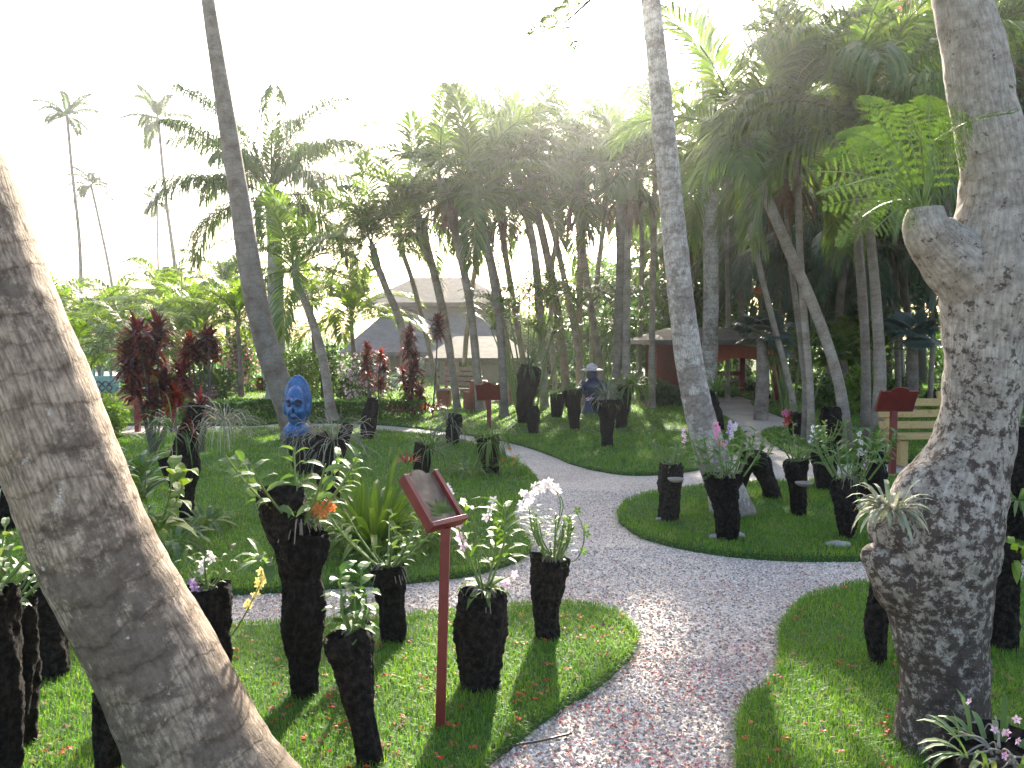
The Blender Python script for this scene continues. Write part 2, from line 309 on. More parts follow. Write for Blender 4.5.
def sheet(name, x0, x1, y0, y1, z, mat):
    mb = MB(); mb.add([(x0, y0, z), (x1, y0, z), (x1, y1, z), (x0, y1, z)], [[0, 1, 2, 3]]); o = mb.build(name, M[mat]); return tag(o, None, None, None, 'structure')
sheet('ground', -1500, 1500, -300, 2500, -.03, 'groundmat')
sheet('path', -22, 22, -4, 45, 0.0, 'gravel')
def spline2(pts, n=6):
    A = np.array(pts, float); K = len(A); out = []
    for i in range(K):
        p0, p1, p2, p3 = A[i-1], A[i], A[(i+1) % K], A[(i+2) % K]
        for t in np.linspace(0, 1, n, endpoint=False):
            out.append(.5*((2*p1)+(-p0+p2)*t+(2*p0-5*p1+4*p2-p3)*t*t+(-p0+3*p1-3*p2+p3)*t**3))
    return np.array(out)
def g2(px, py): q = G(px, py); return (q.x, q.y)
LAWNS = {
 'near': [g2(x, y) for x, y in [(20, 652), (70, 641), (150, 634), (250, 630), (330, 627), (420, 620), (500, 612), (560, 608), (612, 616), (636, 638), (628, 662), (598, 688), (556, 716), (520, 742), (484, 775), (455, 820), (430, 900), (420, 1100)]] + [(-.4, .6), (-3, .3), (-7, 1.0), (-7, 3.2), (-4.5, 3.9)],
 'middle': [g2(x, y) for x, y in [(0, 608), (100, 601), (230, 596), (330, 590), (420, 583), (480, 575), (518, 562), (531, 550), (524, 537), (514, 523), (515, 508), (528, 496), (538, 487), (530, 474), (505, 458), (470, 445), (440, 438), (400, 434), (350, 430), (300, 429), (250, 430), (205, 433), (150, 436), (80, 440)]] + [(-10, 13.5), (-12, 10), (-9, 6.2), (-6, 5.2)],
 'back': [g2(x, y) for x, y in [(210, 426), (280, 424), (350, 424), (400, 427), (450, 433), (500, 441), (540, 452), (570, 464), (600, 472), (640, 476), (690, 472), (720, 462), (738, 450), (744, 438), (736, 427), (724, 418), (700, 410), (690, 404), (700, 397)]] + [(6, 30), (4, 44), (-14, 44), (-18, 25), (-14, 17)],
 'island': [g2(x, y) for x, y in [(618, 520), (622, 508), (640, 499), (670, 493), (710, 488), (760, 485), (800, 484), (850, 482), (900, 478), (960, 476), (1040, 476), (1120, 480), (1180, 500), (1160, 530), (1080, 548), (1000, 557), (930, 561), (870, 562), (800, 562), (745, 559), (700, 553), (655, 543), (630, 532)]],
 'far_right': [g2(x, y) for x, y in [(762, 434), (768, 441), (782, 450), (800, 458), (840, 464), (900, 464), (980, 462), (1060, 460)]] + [(14, 11.5), (22, 13), (22, 44), (9, 44), (7.0, 33)] + [g2(x, y) for x, y in [(745, 398), (752, 405), (775, 415), (800, 424), (790, 428), (772, 430)]],
 'front_right': [g2(x, y) for x, y in [(866, 588), (840, 592), (812, 601), (790, 616), (779, 636), (779, 660), (774, 684), (748, 708), (736, 728), (738, 760), (744, 820), (752, 900)]] + [(.9, .9), (1.6, .2), (5, .2), (6, 3), (5.2, 5.35)] + [g2(x, y) for x, y in [(1100, 585), (980, 587), (920, 588)]],
}
def inpoly(x, y, poly):
    r = np.zeros(len(x), bool); x1, y1 = poly[:, 0], poly[:, 1]; x2, y2 = np.roll(x1, -1), np.roll(y1, -1)
    for a, b, c, d in zip(x1, y1, x2, y2):
        if b == d: continue
        cnd = ((b > y) != (d > y)) & (x < (c-a)*(y-b)/(d-b)+a); r ^= cnd
    return r
POLY = {}
ZL = .05
for k_, pts_ in LAWNS.items():
    pl = spline2(pts_); pl[:, 0] += .02*pn(pl[:, 0]*6, pl[:, 1]*6); POLY[k_] = pl
    area = np.sum(pl[:, 0]*np.roll(pl[:, 1], -1)-np.roll(pl[:, 0], -1)*pl[:, 1]); sgn = 1 if area > 0 else -1
    tg = nrm(np.roll(pl, -1, 0)-np.roll(pl, 1, 0)); nr = np.stack([-tg[:, 1], tg[:, 0]], 1)*sgn
    rings = [np.column_stack([pl + nr*o_, np.full(len(pl), z_)]) for o_, z_ in ((0, -.01), (.008, .022), (.035, .042), (.07, ZL))]
    mb = MB(); n_ = len(pl); F_ = [[l*n_+i, l*n_+(i+1) % n_, (l+1)*n_+(i+1) % n_, (l+1)*n_+i] for l in range(3) for i in range(n_)]
    mb.add(np.vstack(rings), F_)
    tr_ = tessellate_polygon([[Vector(v) for v in rings[3]]]); mb.add(rings[3], [list(q) for q in tr_])
    o_ = mb.build('lawn', M['soil']); tag(o_, None, None, None, 'structure')

def vis(x, y, mg=.10):                  # roughly within view, with a margin
    return (np.abs(x) < y*(.64+mg)+.25) & (y > 2.3)
def on_lawn(x, y, keys=POLY):
    r = np.zeros(len(x), bool)
    for k in keys: r |= inpoly(x, y, POLY[k])
    return r
# turf blades
X_, Y_ = [], []
for y0, y1, dens in [(1.4, 2.4, 5000), (2.4, 3.3, 11000), (3.3, 4.3, 10000), (4.3, 5.5, 6500), (5.5, 7.5, 4000), (7.5, 10, 2200), (10, 14, 1100), (14, 20, 480), (20, 30, 170), (30, 42, 60)]:
    xm = y1*.95+.3; n = int(2*xm*(y1-y0)*dens); x = rng.uniform(-xm, xm, n); y = rng.uniform(y0, y1, n)
    k = (np.abs(x) < y*.92+.25); x, y = x[k], y[k]; k = on_lawn(x, y); X_.append(x[k]); Y_.append(y[k])
gx, gy = np.concatenate(X_), np.concatenate(Y_); n = len(gx); print('grass blades', n)
az = rng.uniform(0, 2*PI, n); ln_ = rng.uniform(.022, .05, n)*(1+.35*pn(gx*1.1, gy*1.1))*(1+gy*.02); wd = np.maximum(.0028, gy*.0009)*rng.uniform(.7, 1.3, n)
lean = rng.uniform(.15, .9, n)
b0 = np.stack([gx, gy, np.full(n, ZL-.006)], 1); sd_ = np.stack([-np.sin(az), np.cos(az), 0*az], 1)*wd[:, None]/2; ld = np.stack([np.cos(az), np.sin(az), 0*az], 1)
mid = b0+ld*(ln_*lean*.3)[:, None]+np.array([0, 0, 1])*(ln_*.6)[:, None]; tip = b0+ld*(ln_*lean)[:, None]+np.array([0, 0, 1])*(ln_*(1.02-.35*lean))[:, None]
V_ = np.stack([b0-sd_, b0+sd_, mid+sd_*.8, mid-sd_*.8, tip], 1).reshape(-1, 3); q_ = np.arange(n)[:, None]*5
mb = MB(); mb.add(V_, q_+np.array([[0, 1, 2, 3]])); mb.f.append(q_+np.array([[3, 2, 4]])); mb.uv.append(np.zeros((n, 3, 2))); mb.m.append(np.zeros(n, int))
ex, ey, ox, oy = [], [], [], []                                   # ragged fringe hanging over the turf edges
for pl in POLY.values():
    nx = np.roll(pl, -1, 0); dl = np.linalg.norm(nx-pl, axis=1); ctr = (pl+nx)/2; dd_ = np.maximum(ctr[:, 1], .1)
    cnt = (dl*np.clip(2600/dd_, 60, 700)*((ctr[:, 1] > 2.2) & (ctr[:, 1] < 22) & (np.abs(ctr[:, 0]) < ctr[:, 1]*.8))).astype(int)
    area = np.sum(pl[:, 0]*nx[:, 1]-nx[:, 0]*pl[:, 1]); sg = 1 if area > 0 else -1
    i = np.repeat(np.arange(len(pl)), cnt); u_ = rng.random(len(i))[:, None]; p_ = pl[i]*(1-u_)+nx[i]*u_; tg = nrm(nx[i]-pl[i]); no = np.stack([tg[:, 1], -tg[:, 0]], 1)*sg
    off = rng.uniform(-.045, .004, len(i)); p_ = p_+no*off[:, None]; ex.append(p_[:, 0]); ey.append(p_[:, 1]); ox.append(no[:, 0]); oy.append(no[:, 1])
ex, ey, ox, oy = map(np.concatenate, (ex, ey, ox, oy)); n = len(ex)
strips(mb, np.stack([ex, ey, rng.uniform(.004, ZL, n)], 1), np.stack([ox+rng.normal(0, .5, n), oy+rng.normal(0, .5, n), rng.uniform(.2, 1.6, n)], 1), rng.normal(0, .3, (n, 3))+np.array([0, 0, 1.]), rng.uniform(.025, .06, n), np.maximum(.003, ey*.0009), .8, 2, 'x')
tag(mb.build('grass', M['grass']), 'short bright green turf covering the rounded lawns beside the gravel path', 'grass', None, 'stuff')
# loose pebbles on the path
X_, Y_ = [], []
for y0, y1, dens in [(2.4, 4.2, 6000), (4.2, 6.5, 3200), (6.5, 9, 1200)]:
    xm = y1*.7; n = int(2*xm*(y1-y0)*dens); x = rng.uniform(-xm, xm, n); y = rng.uniform(y0, y1, n)
    k = vis(x, y, .05) & ~on_lawn(x, y); X_.append(x[k]); Y_.append(y[k])
gx, gy = np.concatenate(X_), np.concatenate(Y_); n = len(gx); print('pebbles', n)
oc = np.array([(1, 0, 0), (0, 1, 0), (-1, 0, 0), (0, -1, 0), (0, 0, 1.)]); s_ = rng.uniform(.0035, .0095, n)
a_ = rng.uniform(0, 2*PI, n); ca, sa = np.cos(a_), np.sin(a_); st = rng.uniform(.7, 1.4, (n, 5, 1))*oc[None]*s_[:, None, None]; st[..., 2] *= .8; st[:, :, 0] *= 1.3
V_ = np.stack([st[..., 0]*ca[:, None]-st[..., 1]*sa[:, None]+gx[:, None], st[..., 0]*sa[:, None]+st[..., 1]*ca[:, None]+gy[:, None], st[..., 2]+.001], -1).reshape(-1, 3)
F_ = (np.arange(n)[:, None, None]*5+np.array([[0, 1, 4], [1, 2, 4], [2, 3, 4], [3, 0, 4]])[None]).reshape(-1, 3)
mb = MB(); mb.add(V_, F_); tag(mb.build('gravel', M['pebble']), 'loose pale grey gravel chips spread over the winding garden path', 'gravel', None, 'stuff')
# fallen petals
def flat_petals(gx, gy, gz, s, name, mat, label, cat):
    n = len(gx); mb = MB(); az = rng.uniform(0, 2*PI, n)
    Dr = np.stack([np.cos(az), np.sin(az), rng.uniform(.0, .5, n)], 1)
    strips(mb, np.stack([gx, gy, gz], 1), Dr, np.array([0, 0, 1.]) + rng.normal(0, .25, (n, 3)), s, s*.7, .8, 2, 'oval')
    return tag(mb.build(name, M[mat]), label, cat, None, 'stuff')
n = 90000; y = rng.uniform(2.4, 12, n); x = rng.uniform(-1, 1, n)*y*.7
pr = np.clip(.55*np.exp(-((y-3.3)/1.7)**2)+.025, 0, 1)*(.5+.6*np.clip(pn(x*2.2, y*2.2), -.7, 1))*np.clip(1.3-np.abs(x-1.0)/3.5, 0, 1)
k = (rng.random(n) < pr*1.7) & ~on_lawn(x, y) & vis(x, y); print('petals', k.sum())
flat_petals(x[k], y[k], np.full(k.sum(), .008), rng.uniform(.008, .021, k.sum()), 'fallen_petals', 'fall_petal', 'pinkish red fallen petals scattered thickly over the gravel path', 'petals')
nf = 1500; y = rng.uniform(2.6, 7.5, nf)**1.0; x = rng.uniform(-.62, .62, nf)*y; k = on_lawn(x, y, ['near', 'front_right']) & (rng.random(nf) < np.exp(-(y-3)/3.0)*(1.0-.45*(x > 1.0))*np.where(x < -1.6, .3, 1)); x, y = x[k], y[k]
m5 = len(x); fx = np.repeat(x, 4)+rng.normal(0, .009, m5*4); fy = np.repeat(y, 4)+rng.normal(0, .009, m5*4)
flat_petals(fx, fy, np.full(m5*4, ZL+.03)+rng.uniform(-.006, .006, m5*4), rng.uniform(.010, .026, m5*4), 'fallen_flowers', 'red_petal', 'small red flowers dropped on the near lawns', 'flowers')

M['litter'] = leafmat('dry_leaf', [(.16, .09, .04), (.24, .15, .07), (.10, .06, .035), (.3, .24, .12)], .15, .8, .2, (1, 1, 1))
nf = 1600; y = 2.5+14*rng.random(nf)**1.6; x = rng.uniform(-.66, .66, nf)*y; lw_ = on_lawn(x, y)
flat_petals(x, y, np.where(lw_, ZL+.02, .008), rng.uniform(.012, .045, nf)*(.5+.5*lw_), 'leaf_litter', 'litter', 'small dry brown leaves and bits lying on the lawns and gravel', 'leaf litter')
hp_ = [G(x_, y_, .02) for x_, y_ in ((492, 752), (515, 745), (540, 741), (572, 733))]; mb = MB(); tube(mb, hp_, [.005]*4, 8, 6)
tag(mb.build('hose', M['black'], None, True), 'thin black irrigation hose end poking from the near lawn onto the gravel', 'hose')
# ---------------------------------------------------------------- plant building blocks
def frond(mb, az, el, L, droop, n=34, ll=.5, lw=.035, grav=.9, vee=.25, plume=0.0, s0=.14, base=(0, 0, 0), r=None, S=3, rw=.02):
    r = r or rng; K = 14; t = np.linspace(0, 1, K); e = el - droop*t**1.35
    a = az + .25*r.normal()*t
    d = np.stack([np.cos(e)*np.cos(a), np.cos(e)*np.sin(a), np.sin(e)], 1); pos = np.array(base)+np.concatenate([[np.zeros(3)], np.cumsum(d[:-1]*L/(K-1), 0)])
    side = np.stack([-np.sin(a), np.cos(a), 0*a], 1); up = np.cross(d, side)*1.0; up = np.where(up[:, 2:3] < 0, -up, up)
    ww = (rw*(1-t*.8))[:, None]                                     # midrib
    V = np.stack([pos-side*ww, pos+side*ww, pos-up*ww*1.2], 1).reshape(-1, 3)
    F = [[k*3+j, k*3+(j+1) % 3, k*3+3+(j+1) % 3, k*3+3+j] for k in range(K-1) for j in range(3)]; mb.add(V, F)
    s = np.linspace(s0, .995, n); s = np.concatenate([s, s+.3/n]); s = np.clip(s, 0, 1); sg = np.repeat([-1, 1], n)
    f = s*(K-1); i = np.minimum(f.astype(int), K-2); w_ = (f-i)[:, None]
    lerp = lambda A: A[i]*(1-w_)+A[i+1]*w_
    p, T, Sd, U = lerp(pos), nrm(lerp(d)), nrm(lerp(side)), nrm(lerp(up))
    fa = R(52)-R(28)*(1-s)*0+R(18)*s*-1; fa = R(58)-R(30)*s
    dr = Sd*(sg*np.sin(fa))[:, None]+T*np.cos(fa)[:, None]+U*(vee+plume*r.uniform(-1, 1, len(s)))[:, None]+r.normal(0, .07, (len(s), 3))
    prof = np.clip(.45+.9*np.sin(PI*np.clip((s-s0)/(1-s0), 0, 1)**.75*.9+.12), .25, 1.15)
    strips(mb, p, dr, U, ll*prof*r.uniform(.85, 1.1, len(s))*.9, lw, grav*r.uniform(.7, 1.3, len(s)), S, 'lance')
def crown_mesh(name, seed, nf=11, L=1.9, el=(-.1, 1.35), droop=(1.3, 1.9), **kw):
    r = np.random.default_rng(seed); mb = MB()
    for k in range(nf):
        u = (k+.5)/nf; e = el[1]-(el[1]-el[0])*u+r.normal(0, .08); az = k*2.399+r.normal(0, .2)
        frond(mb, az, e, L*r.uniform(.85, 1.1), r.uniform(*droop), r=r, base=(0, 0, -.02*k*L/6), **kw)
    return mb.mesh(name, M['palm'])
CR = {
 'adonidia': [crown_mesh('crown_adonidia', 10+s, 12, 1.9, (-.15, 1.5), (.85, 1.8), n=58, ll=.56, lw=.032, grav=.85, vee=.42) for s in range(4)],
 'royal': [crown_mesh('crown_royal', 31, 22, 3.5, (-.25, 1.3), (.9, 1.7), n=110, ll=.95, lw=.036, grav=2.4, vee=.15, plume=.35, rw=.03)],
 'coco': [crown_mesh('crown_coco', 41+s, 12, 2.6, (-.4, 1.4), (.7, 1.6), n=40, ll=.75, lw=.12, grav=1.4, vee=.1, rw=.035, S=2) for s in range(3)],
 'areca': [crown_mesh('crown_areca', 51+s, 15, 2.0, (.1, 1.4), (1.0, 1.8), n=36, ll=.55, lw=.06, grav=.7, vee=.4, S=2) for s in range(3)],
 'hang': [crown_mesh('crown_hang', 61+s, 18, 2.3, (-.4, 1.5), (1.1, 2.1), n=60, ll=.72, lw=.035, grav=1.6, vee=.2) for s in range(3)],
}
def place_mesh(name, me, loc, parent, sc=1, rz=0, mat=None, rx=0, ry=0):
    o = bpy.data.objects.new(name, me); C.objects.link(o); o.parent = parent; o.location = Vector(loc)-Vector(parent['_o']); o.rotation_euler = (rx, ry, rz); o.scale = (sc, sc, sc)
    o['_o'] = [0, 0, 0]
    if mat: o.material_slots[0].link = 'OBJECT'; o.material_slots[0].material = M[mat]
    return o
npalm = 0
def palm(label, pts, d=None, w=None, kind='adonidia', sc=1.0, mat='palm', bark='palmbark', group=None, dt=0.0, shaft=True, name='palm_tree', husk=False, n=10, cat='palm tree'):
    """pts: (px, py[, width px]) from the foot up to the crown's centre; dt: how far the top leans away"""
    global npalm; npalm += 1; r = np.random.default_rng(1000+npalm)
    if d is None: d = D(pts[0][1], ZL)
    p3, rad = [], []; K = len(pts)
    for k, q in enumerate(pts):
        dd = d+dt*k/(K-1); v = P(q[0], q[1], dd)
        if k == 0: v = Vector((X(q[0], d), d, 0)); 
        p3.append(v); ww = q[2] if len(q) > 2 else w; rad.append(ww/2/FL*dd)
    t = thing(name, label, cat, (p3[0].x, p3[0].y, 0), group)
    p3[0] = p3[0]+Vector((0, 0, -.05))
    mb = MB(); sd = r.uniform(0, 9)
    flare = lambda l, a, rr: .28*np.exp(-l/.25)*(1+.25*np.sin(3*a+sd))+.035*np.sin(l*2*PI*5+sd)*.5+.03*pn(l*2, np.cos(a)*1.5, np.sin(a)*1.5, sd)
    tube(mb, p3, rad, n, 7, flare); mb.build('trunk', M[bark], t, True)
    top = p3[-1]; tdir = (p3[-1]-p3[-2]).normalized(); rt = rad[-1]
    if shaft:
        h = .55*sc; mb = MB(); tube(mb, [top-tdir*h, top-tdir*h*.8, top-tdir*h*.4, top, top+tdir*.15*sc], [rt*1.02, rt*1.45, rt*1.3, rt*.8, rt*.3], 10, 4); mb.build('crownshaft', M['shaft'], t, True)
    if husk:
        mb = MB(); q = 26; az = r.uniform(0, 2*PI, q); el_ = r.uniform(-1.2, .2, q)
        strips(mb, np.array(top)+r.normal(0, .08*sc, (q, 3))-np.array(tdir)*.5*sc, np.stack([np.cos(az)*np.cos(el_), np.sin(az)*np.cos(el_), np.sin(el_)], 1), (0, 0, 1), r.uniform(.35, .95, q)*sc, .07*sc, 1.5, 3, 'strap'); mb.build('dead_sheath', M['husk'], t)
    me = CR[kind][npalm % len(CR[kind])]
    place_mesh('crown', me, top, t, sc, r.uniform(0, 6.28), mat, tdir.y*-.5*0, tdir.x*.5)
    return t
def leaf_cloud(mb, blobs, n, s, r, S=2, shell=.45):
    """leaf-sized faces through ellipsoid clumps (cx,cy,cz,rx,ry,rz)"""
    B = np.array(blobs, float); vol = B[:, 3]*B[:, 4]*B[:, 5]; k = r.choice(len(B), n, p=vol**.7/np.sum(vol**.7))
    u = nrm(r.normal(0, 1, (n, 3))); rad = (shell+(1-shell)*r.random(n))**.6*(1+.12*r.normal(0, 1, n))
    p = B[k, :3]+u*rad[:, None]*B[k, 3:6]; dr = nrm(u+r.normal(0, .7, (n, 3))+np.array([0, 0, -.15])); up = nrm(r.normal(0, 1, (n, 3))+np.array([0, 0, .8]))
    strips(mb, p, dr, up, s*r.uniform(.6, 1.3, n), s*.5*r.uniform(.8, 1.2, n), .4, S, 'oval')
def tree_mesh(name, seed, nb, n, s, R0=1.0, flat=.8):
    r = np.random.default_rng(seed); mb = MB(); bl = []
    for k in range(nb):
        u = nrm(r.normal(0, 1, 3)); u[2] *= flat; q = u*r.uniform(.35, .8)*R0; rr = r.uniform(.22, .42)*R0; bl.append((*q, rr*1.15, rr*1.15, rr*.8))
    leaf_cloud(mb, bl, n, s, r); return mb.mesh(name, M['leaf'])
TR = [tree_mesh('foliage_mass', 70+k, 26, 7000, .10, 1.0, .85) for k in range(3)]
TRL = [tree_mesh('foliage_fine', 80+k, 16, 3500, .12, 1.0, .8) for k in range(2)]
ntree = 0
def tree(label, px, py, d, rpx, mat='leaf', name='tree', cat='tree', group=None, trunk=5, asp=1.0, fine=False, foot=None, shape=None):
    """crown centred on a pixel at d metres, rpx its radius in pixels"""
    global ntree; ntree += 1; r = np.random.default_rng(2000+ntree)
    c = P(px, py, d); fx = X(foot if foot is not None else px+r.uniform(-10, 10), d); t = thing(name, label, cat, (fx, d, 0), group)
    rr = rpx/FL*d
    if trunk:
        w_ = trunk/2/FL*d; f = Vector((fx, d, -.05)); mid = f.lerp(c, .5)+Vector((r.uniform(-.1, .1)*rr, 0, 0)); mb = MB(); tube(mb, [f, mid, c, c+Vector((0, 0, rr*.5))], [w_*1.4, w_, w_*.7, w_*.3], 9, 5, lambda l, a, q: .1*pn(l*3, np.cos(a), np.sin(a)))
        for k in range(5):
            b = f.lerp(c, r.uniform(.55, 1)); e = c+Vector(r.uniform(-.7, .7, 3)*rr); tube(mb, [b, b.lerp(e, .5)+Vector((0, 0, .1*rr)), e], [w_*.5, w_*.35, w_*.12], 6, 3)
        mb.build('trunk', M['branch'], t, True)
    o = place_mesh('crown', (TRL if fine else TR)[ntree % (2 if fine else 3)], c, t, rr, r.uniform(0, 6.28), mat); o.scale = (rr, rr, rr*asp)
    return t
def bush(label, px, py_top, d, wpx, mat='leaf', name='bush', cat='bush', group=None, z0=0.0, leafs=None, n=1400, flowers=None):
    """rounded shrub standing on the ground: top at py_top, wpx wide"""
    global ntree; ntree += 1; r = np.random.default_rng(3000+ntree)
    top = P(px, py_top, d); hh = max(.15, top.z-z0); rr = wpx/2/FL*d; t = thing(name, label, cat, (top.x, d, z0), group); mb = MB()
    bl = [(top.x+r.uniform(-.6, .6)*rr, d+r.uniform(-.5, .5)*rr, z0+hh*r.uniform(.3, .8), rr*.45, rr*.45, hh*.25) for _ in range(9)]+[(top.x, d, z0+hh*.5, rr*.8, rr*.8, hh*.45)]
    leaf_cloud(mb, bl, n, leafs or max(.07, d*.0055), r); mb.build('foliage', M[mat], t)
    mb = MB()
    for k in range(4):
        e = Vector((top.x+r.uniform(-.5, .5)*rr, d+r.uniform(-.4, .4)*rr, z0+hh*.7)); tube(mb, [(top.x, d, z0-.03), Vector((top.x, d, z0)).lerp(e, .5), e], [.02*hh, .015*hh, .006*hh], 6, 3)
    mb.build('stem', M['branch'], t, True)
    if flowers:
        fm, fn = flowers; mb = MB(); k = r.integers(0, len(bl), fn*4); k = k[:fn]; B = np.array(bl)[k]; u = nrm(r.normal(0, 1, (fn, 3))-np.array([0, .6, 0])); c = B[:, :3]+u*B[:, 3:6]*1.05
        blossoms(mb, c, .012+d*.0012, r, 4); mb.build('blossoms', M[fm], t)
    return t
def blossoms(mb, c, s, r, npet=5, face=(0, -1, .2), wr=.7, cup=.25):
    """open flowers with npet petals each at the points c"""
    c = np.asarray(c, float).reshape(-1, 3); n = len(c); f = nrm(np.array(face)+r.normal(0, .45, (n, 3))); a = nrm(np.cross(f, r.normal(0, 1, (n, 3)))); b = np.cross(f, a)
    th = np.arange(npet)*2*PI/npet; rad = (np.cos(th)[None, :, None]*a[:, None]+np.sin(th)[None, :, None]*b[:, None])
    dr = rad+f[:, None]*cup; p = np.repeat(c, npet, 0).reshape(n, npet, 3)+rad*s*.12
    strips(mb, p.reshape(-1, 3), dr.reshape(-1, 3), np.repeat(f, npet, 0), s, s*wr, .15, 2, 'oval')
# ---- plants rooted at a point; each returns its thing
def rosette(mb, c, n, L, W, el=(.3, 1.4), droop=.8, prof='strap', S=5, r=None, spread=.03, fold=.25):
    r = r or rng; az = np.arange(n)*2.399+r.normal(0, .25, n); e = np.linspace(el[1], el[0], n)+r.normal(0, .1, n)
    d_ = np.stack([np.cos(e)*np.cos(az), np.cos(e)*np.sin(az), np.sin(e)], 1); up = np.stack([-np.sin(e)*np.cos(az), -np.sin(e)*np.sin(az), np.cos(e)], 1)
    strips(mb, np.array(c)+np.stack([np.cos(az), np.sin(az), 0*az], 1)*spread, d_, up, L*r.uniform(.7, 1.15, n), W*r.uniform(.8, 1.15, n), droop*r.uniform(.6, 1.4, n), S, prof, fold)
def cane(mb, c, dr, L, r_, bend, r):
    c = np.array(c, float); dr = np.array(dr, float); e = c+dr*L; m_ = c+dr*L*.5+np.array(bend)*L; 
    tube(mb, [c, m_, e+np.array(bend)*L*.2], [r_, r_*.9, r_*.5], 6, 5); 
    t = np.linspace(0, 1, 20)[:, None]; return (1-t)**2*c+2*t*(1-t)*(2*m_-.5*(c+e))+t**2*e
def spray(t, base, pts, flower, n, s, r, npet=5, stemr=.0035, start=.5):
    mb = MB(); q, _ = tube(mb, [base]+pts, [stemr]*len(pts)+[stemr*.6], 5, 6); st = mb.build('flower_stem', M['stem'], t, True)
    if not n: return st
    k = np.linspace(start, 1, n); i = (k*(len(q)-1)).astype(int); c = q[i]+r.normal(0, s*.45, (n, 3)); mb = MB(); blossoms(mb, c, s, r, npet); mb.build('blossoms', M[flower], t)
    return st
# ---------------------------------------------------------------- logs and the plants on them
LG = 'dark tree fern logs set upright in the lawns'
PG = 'orchids and other plants growing on the logs'
nlog = 0
def log(label, pts, d=None, ridges=7, rough=.16, extra=None, sink=.05, group=LG):
    global nlog; nlog += 1; sd = nlog*1.7
    if d is None: d = D(pts[0][1], ZL)
    base = P(pts[0][0], pts[0][1], d); t = thing('log_planter', label, 'log planter', (base.x, d, 0), group)
    f = lambda l, a, r: rough*pn(l*5+sd, 1.6*np.cos(a), 1.6*np.sin(a), sd)+.07*np.sin(ridges*a+3*np.sin(l*6+sd))+.06*pn(l*22, 5*np.cos(a)+sd, 5*np.sin(a))+.045*pn(l*60, 13*np.cos(a)+sd, 13*np.sin(a))+.03*pn(l*25+sd, 26*np.cos(a), 26*np.sin(a))
    def one(ps, nm):
        q = [P(x, y, d) for x, y, w_ in ps]; q[0].z = min(q[0].z, .03) if nm == 'log' else q[0].z
        mb = MB(); tube(mb, q, [w_/2/FL*d for x, y, w_ in ps], 60 if d < 7 else 32, 22 if d < 7 else 10, f, True, sink=sink); return mb.build(nm, M['fernlog'], t, True)
    one(pts, 'log')
    if extra: one(extra, 'side_trunk')
    return t
def leafy_cane(mb, ms, c, dr, L, r_, bend, r, nl, ll, lw, start=.3):
    q = cane(ms, c, dr, L, r_, bend, r); i = np.linspace(start, .98, nl); k = (i*19).astype(int); T = nrm(np.gradient(q, axis=0))[k]
    ph = r.uniform(0, 6.28); s_ = np.where(np.arange(nl) % 2 == 0, 1, -1)[:, None]*np.array([math.cos(ph), math.sin(ph), 0])+r.normal(0, .25, (nl, 3))
    strips(mb, q[k], nrm(s_)*.9+T*.7, T, ll*r.uniform(.7, 1.1, nl), lw, .6, 4, 'lance', .2); return q
def orchid(label, px, py, d, hp, n=4, mat='leaf', spr=(), ll=.35, lw=.28, nl=7, roots=6, sp=10, nm='orchid_plant', cat='orchid', lean=.45, dy=0, fs=.022, group=PG):
    r = np.random.default_rng(int(px*7+py)); b = P(px, py, d); b.y += dy; h = hp/FL*d; t = thing(nm, label, cat, b, group); L = MB(); S_ = MB()
    n = int(n*1.5+.5)
    for k in range(n):
        a = k*2.4+r.uniform(0, 1); c = b+Vector((math.cos(a), math.sin(a), 0))*sp/FL*d*.5
        ln = h*r.uniform(.65, 1.05)
        leafy_cane(L, S_, c, nrm(np.array([math.cos(a)*lean, math.sin(a)*lean, 1.0])), ln, .0045+.0004*d, (math.cos(a)*.1, math.sin(a)*.1, .05), r, nl, h*ll, h*ll*lw)
    for k in range(max(1, n//2)):                          # leafless old canes
        a = r.uniform(0, 6.28); cane(S_, b, nrm(np.array([math.cos(a)*.6, math.sin(a)*.6, 1.0])), h*r.uniform(.4, .8), .0035+.0003*d, (math.cos(a)*.15, 0, 0), r)
    S_.build('stem', M['stem'], t, True)
    nb = 11; a = np.arange(nb)*2.4; strips(L, np.repeat(np.array(b)[None], nb, 0)+r.normal(0, sp/FL*d*.3, (nb, 3))*np.array([1, 1, .3]), np.stack([np.cos(a), np.sin(a), r.uniform(.1, 1.3, nb)], 1), (0, 0, 1), h*ll*r.uniform(.7, 1.3, nb), h*ll*lw*1.1, .9, 4, 'lance', .2)
    L.build('leaves', M[mat], t)
    if roots:
        mb = MB()
        for k in range(roots*2):
            a = r.uniform(0, 6.28); v = Vector((math.cos(a), math.sin(a), 0)); q = h*r.uniform(.12, .3); tube(mb, [b, b+v*q*.6+Vector((0, 0, q*.2)), b+v*q+Vector((0, 0, -q*.6))], [.004, .004, .002], 5, 4)
        mb.build('roots', M['root'], t, True)
    for pts, col, nf in spr:
        p = [P(x, y, d) for x, y in pts]; 
        for v in p: v.y += dy+r.uniform(-.05, .05)
        spray(t, b, p, col, nf, fs, r, 5)
    return t
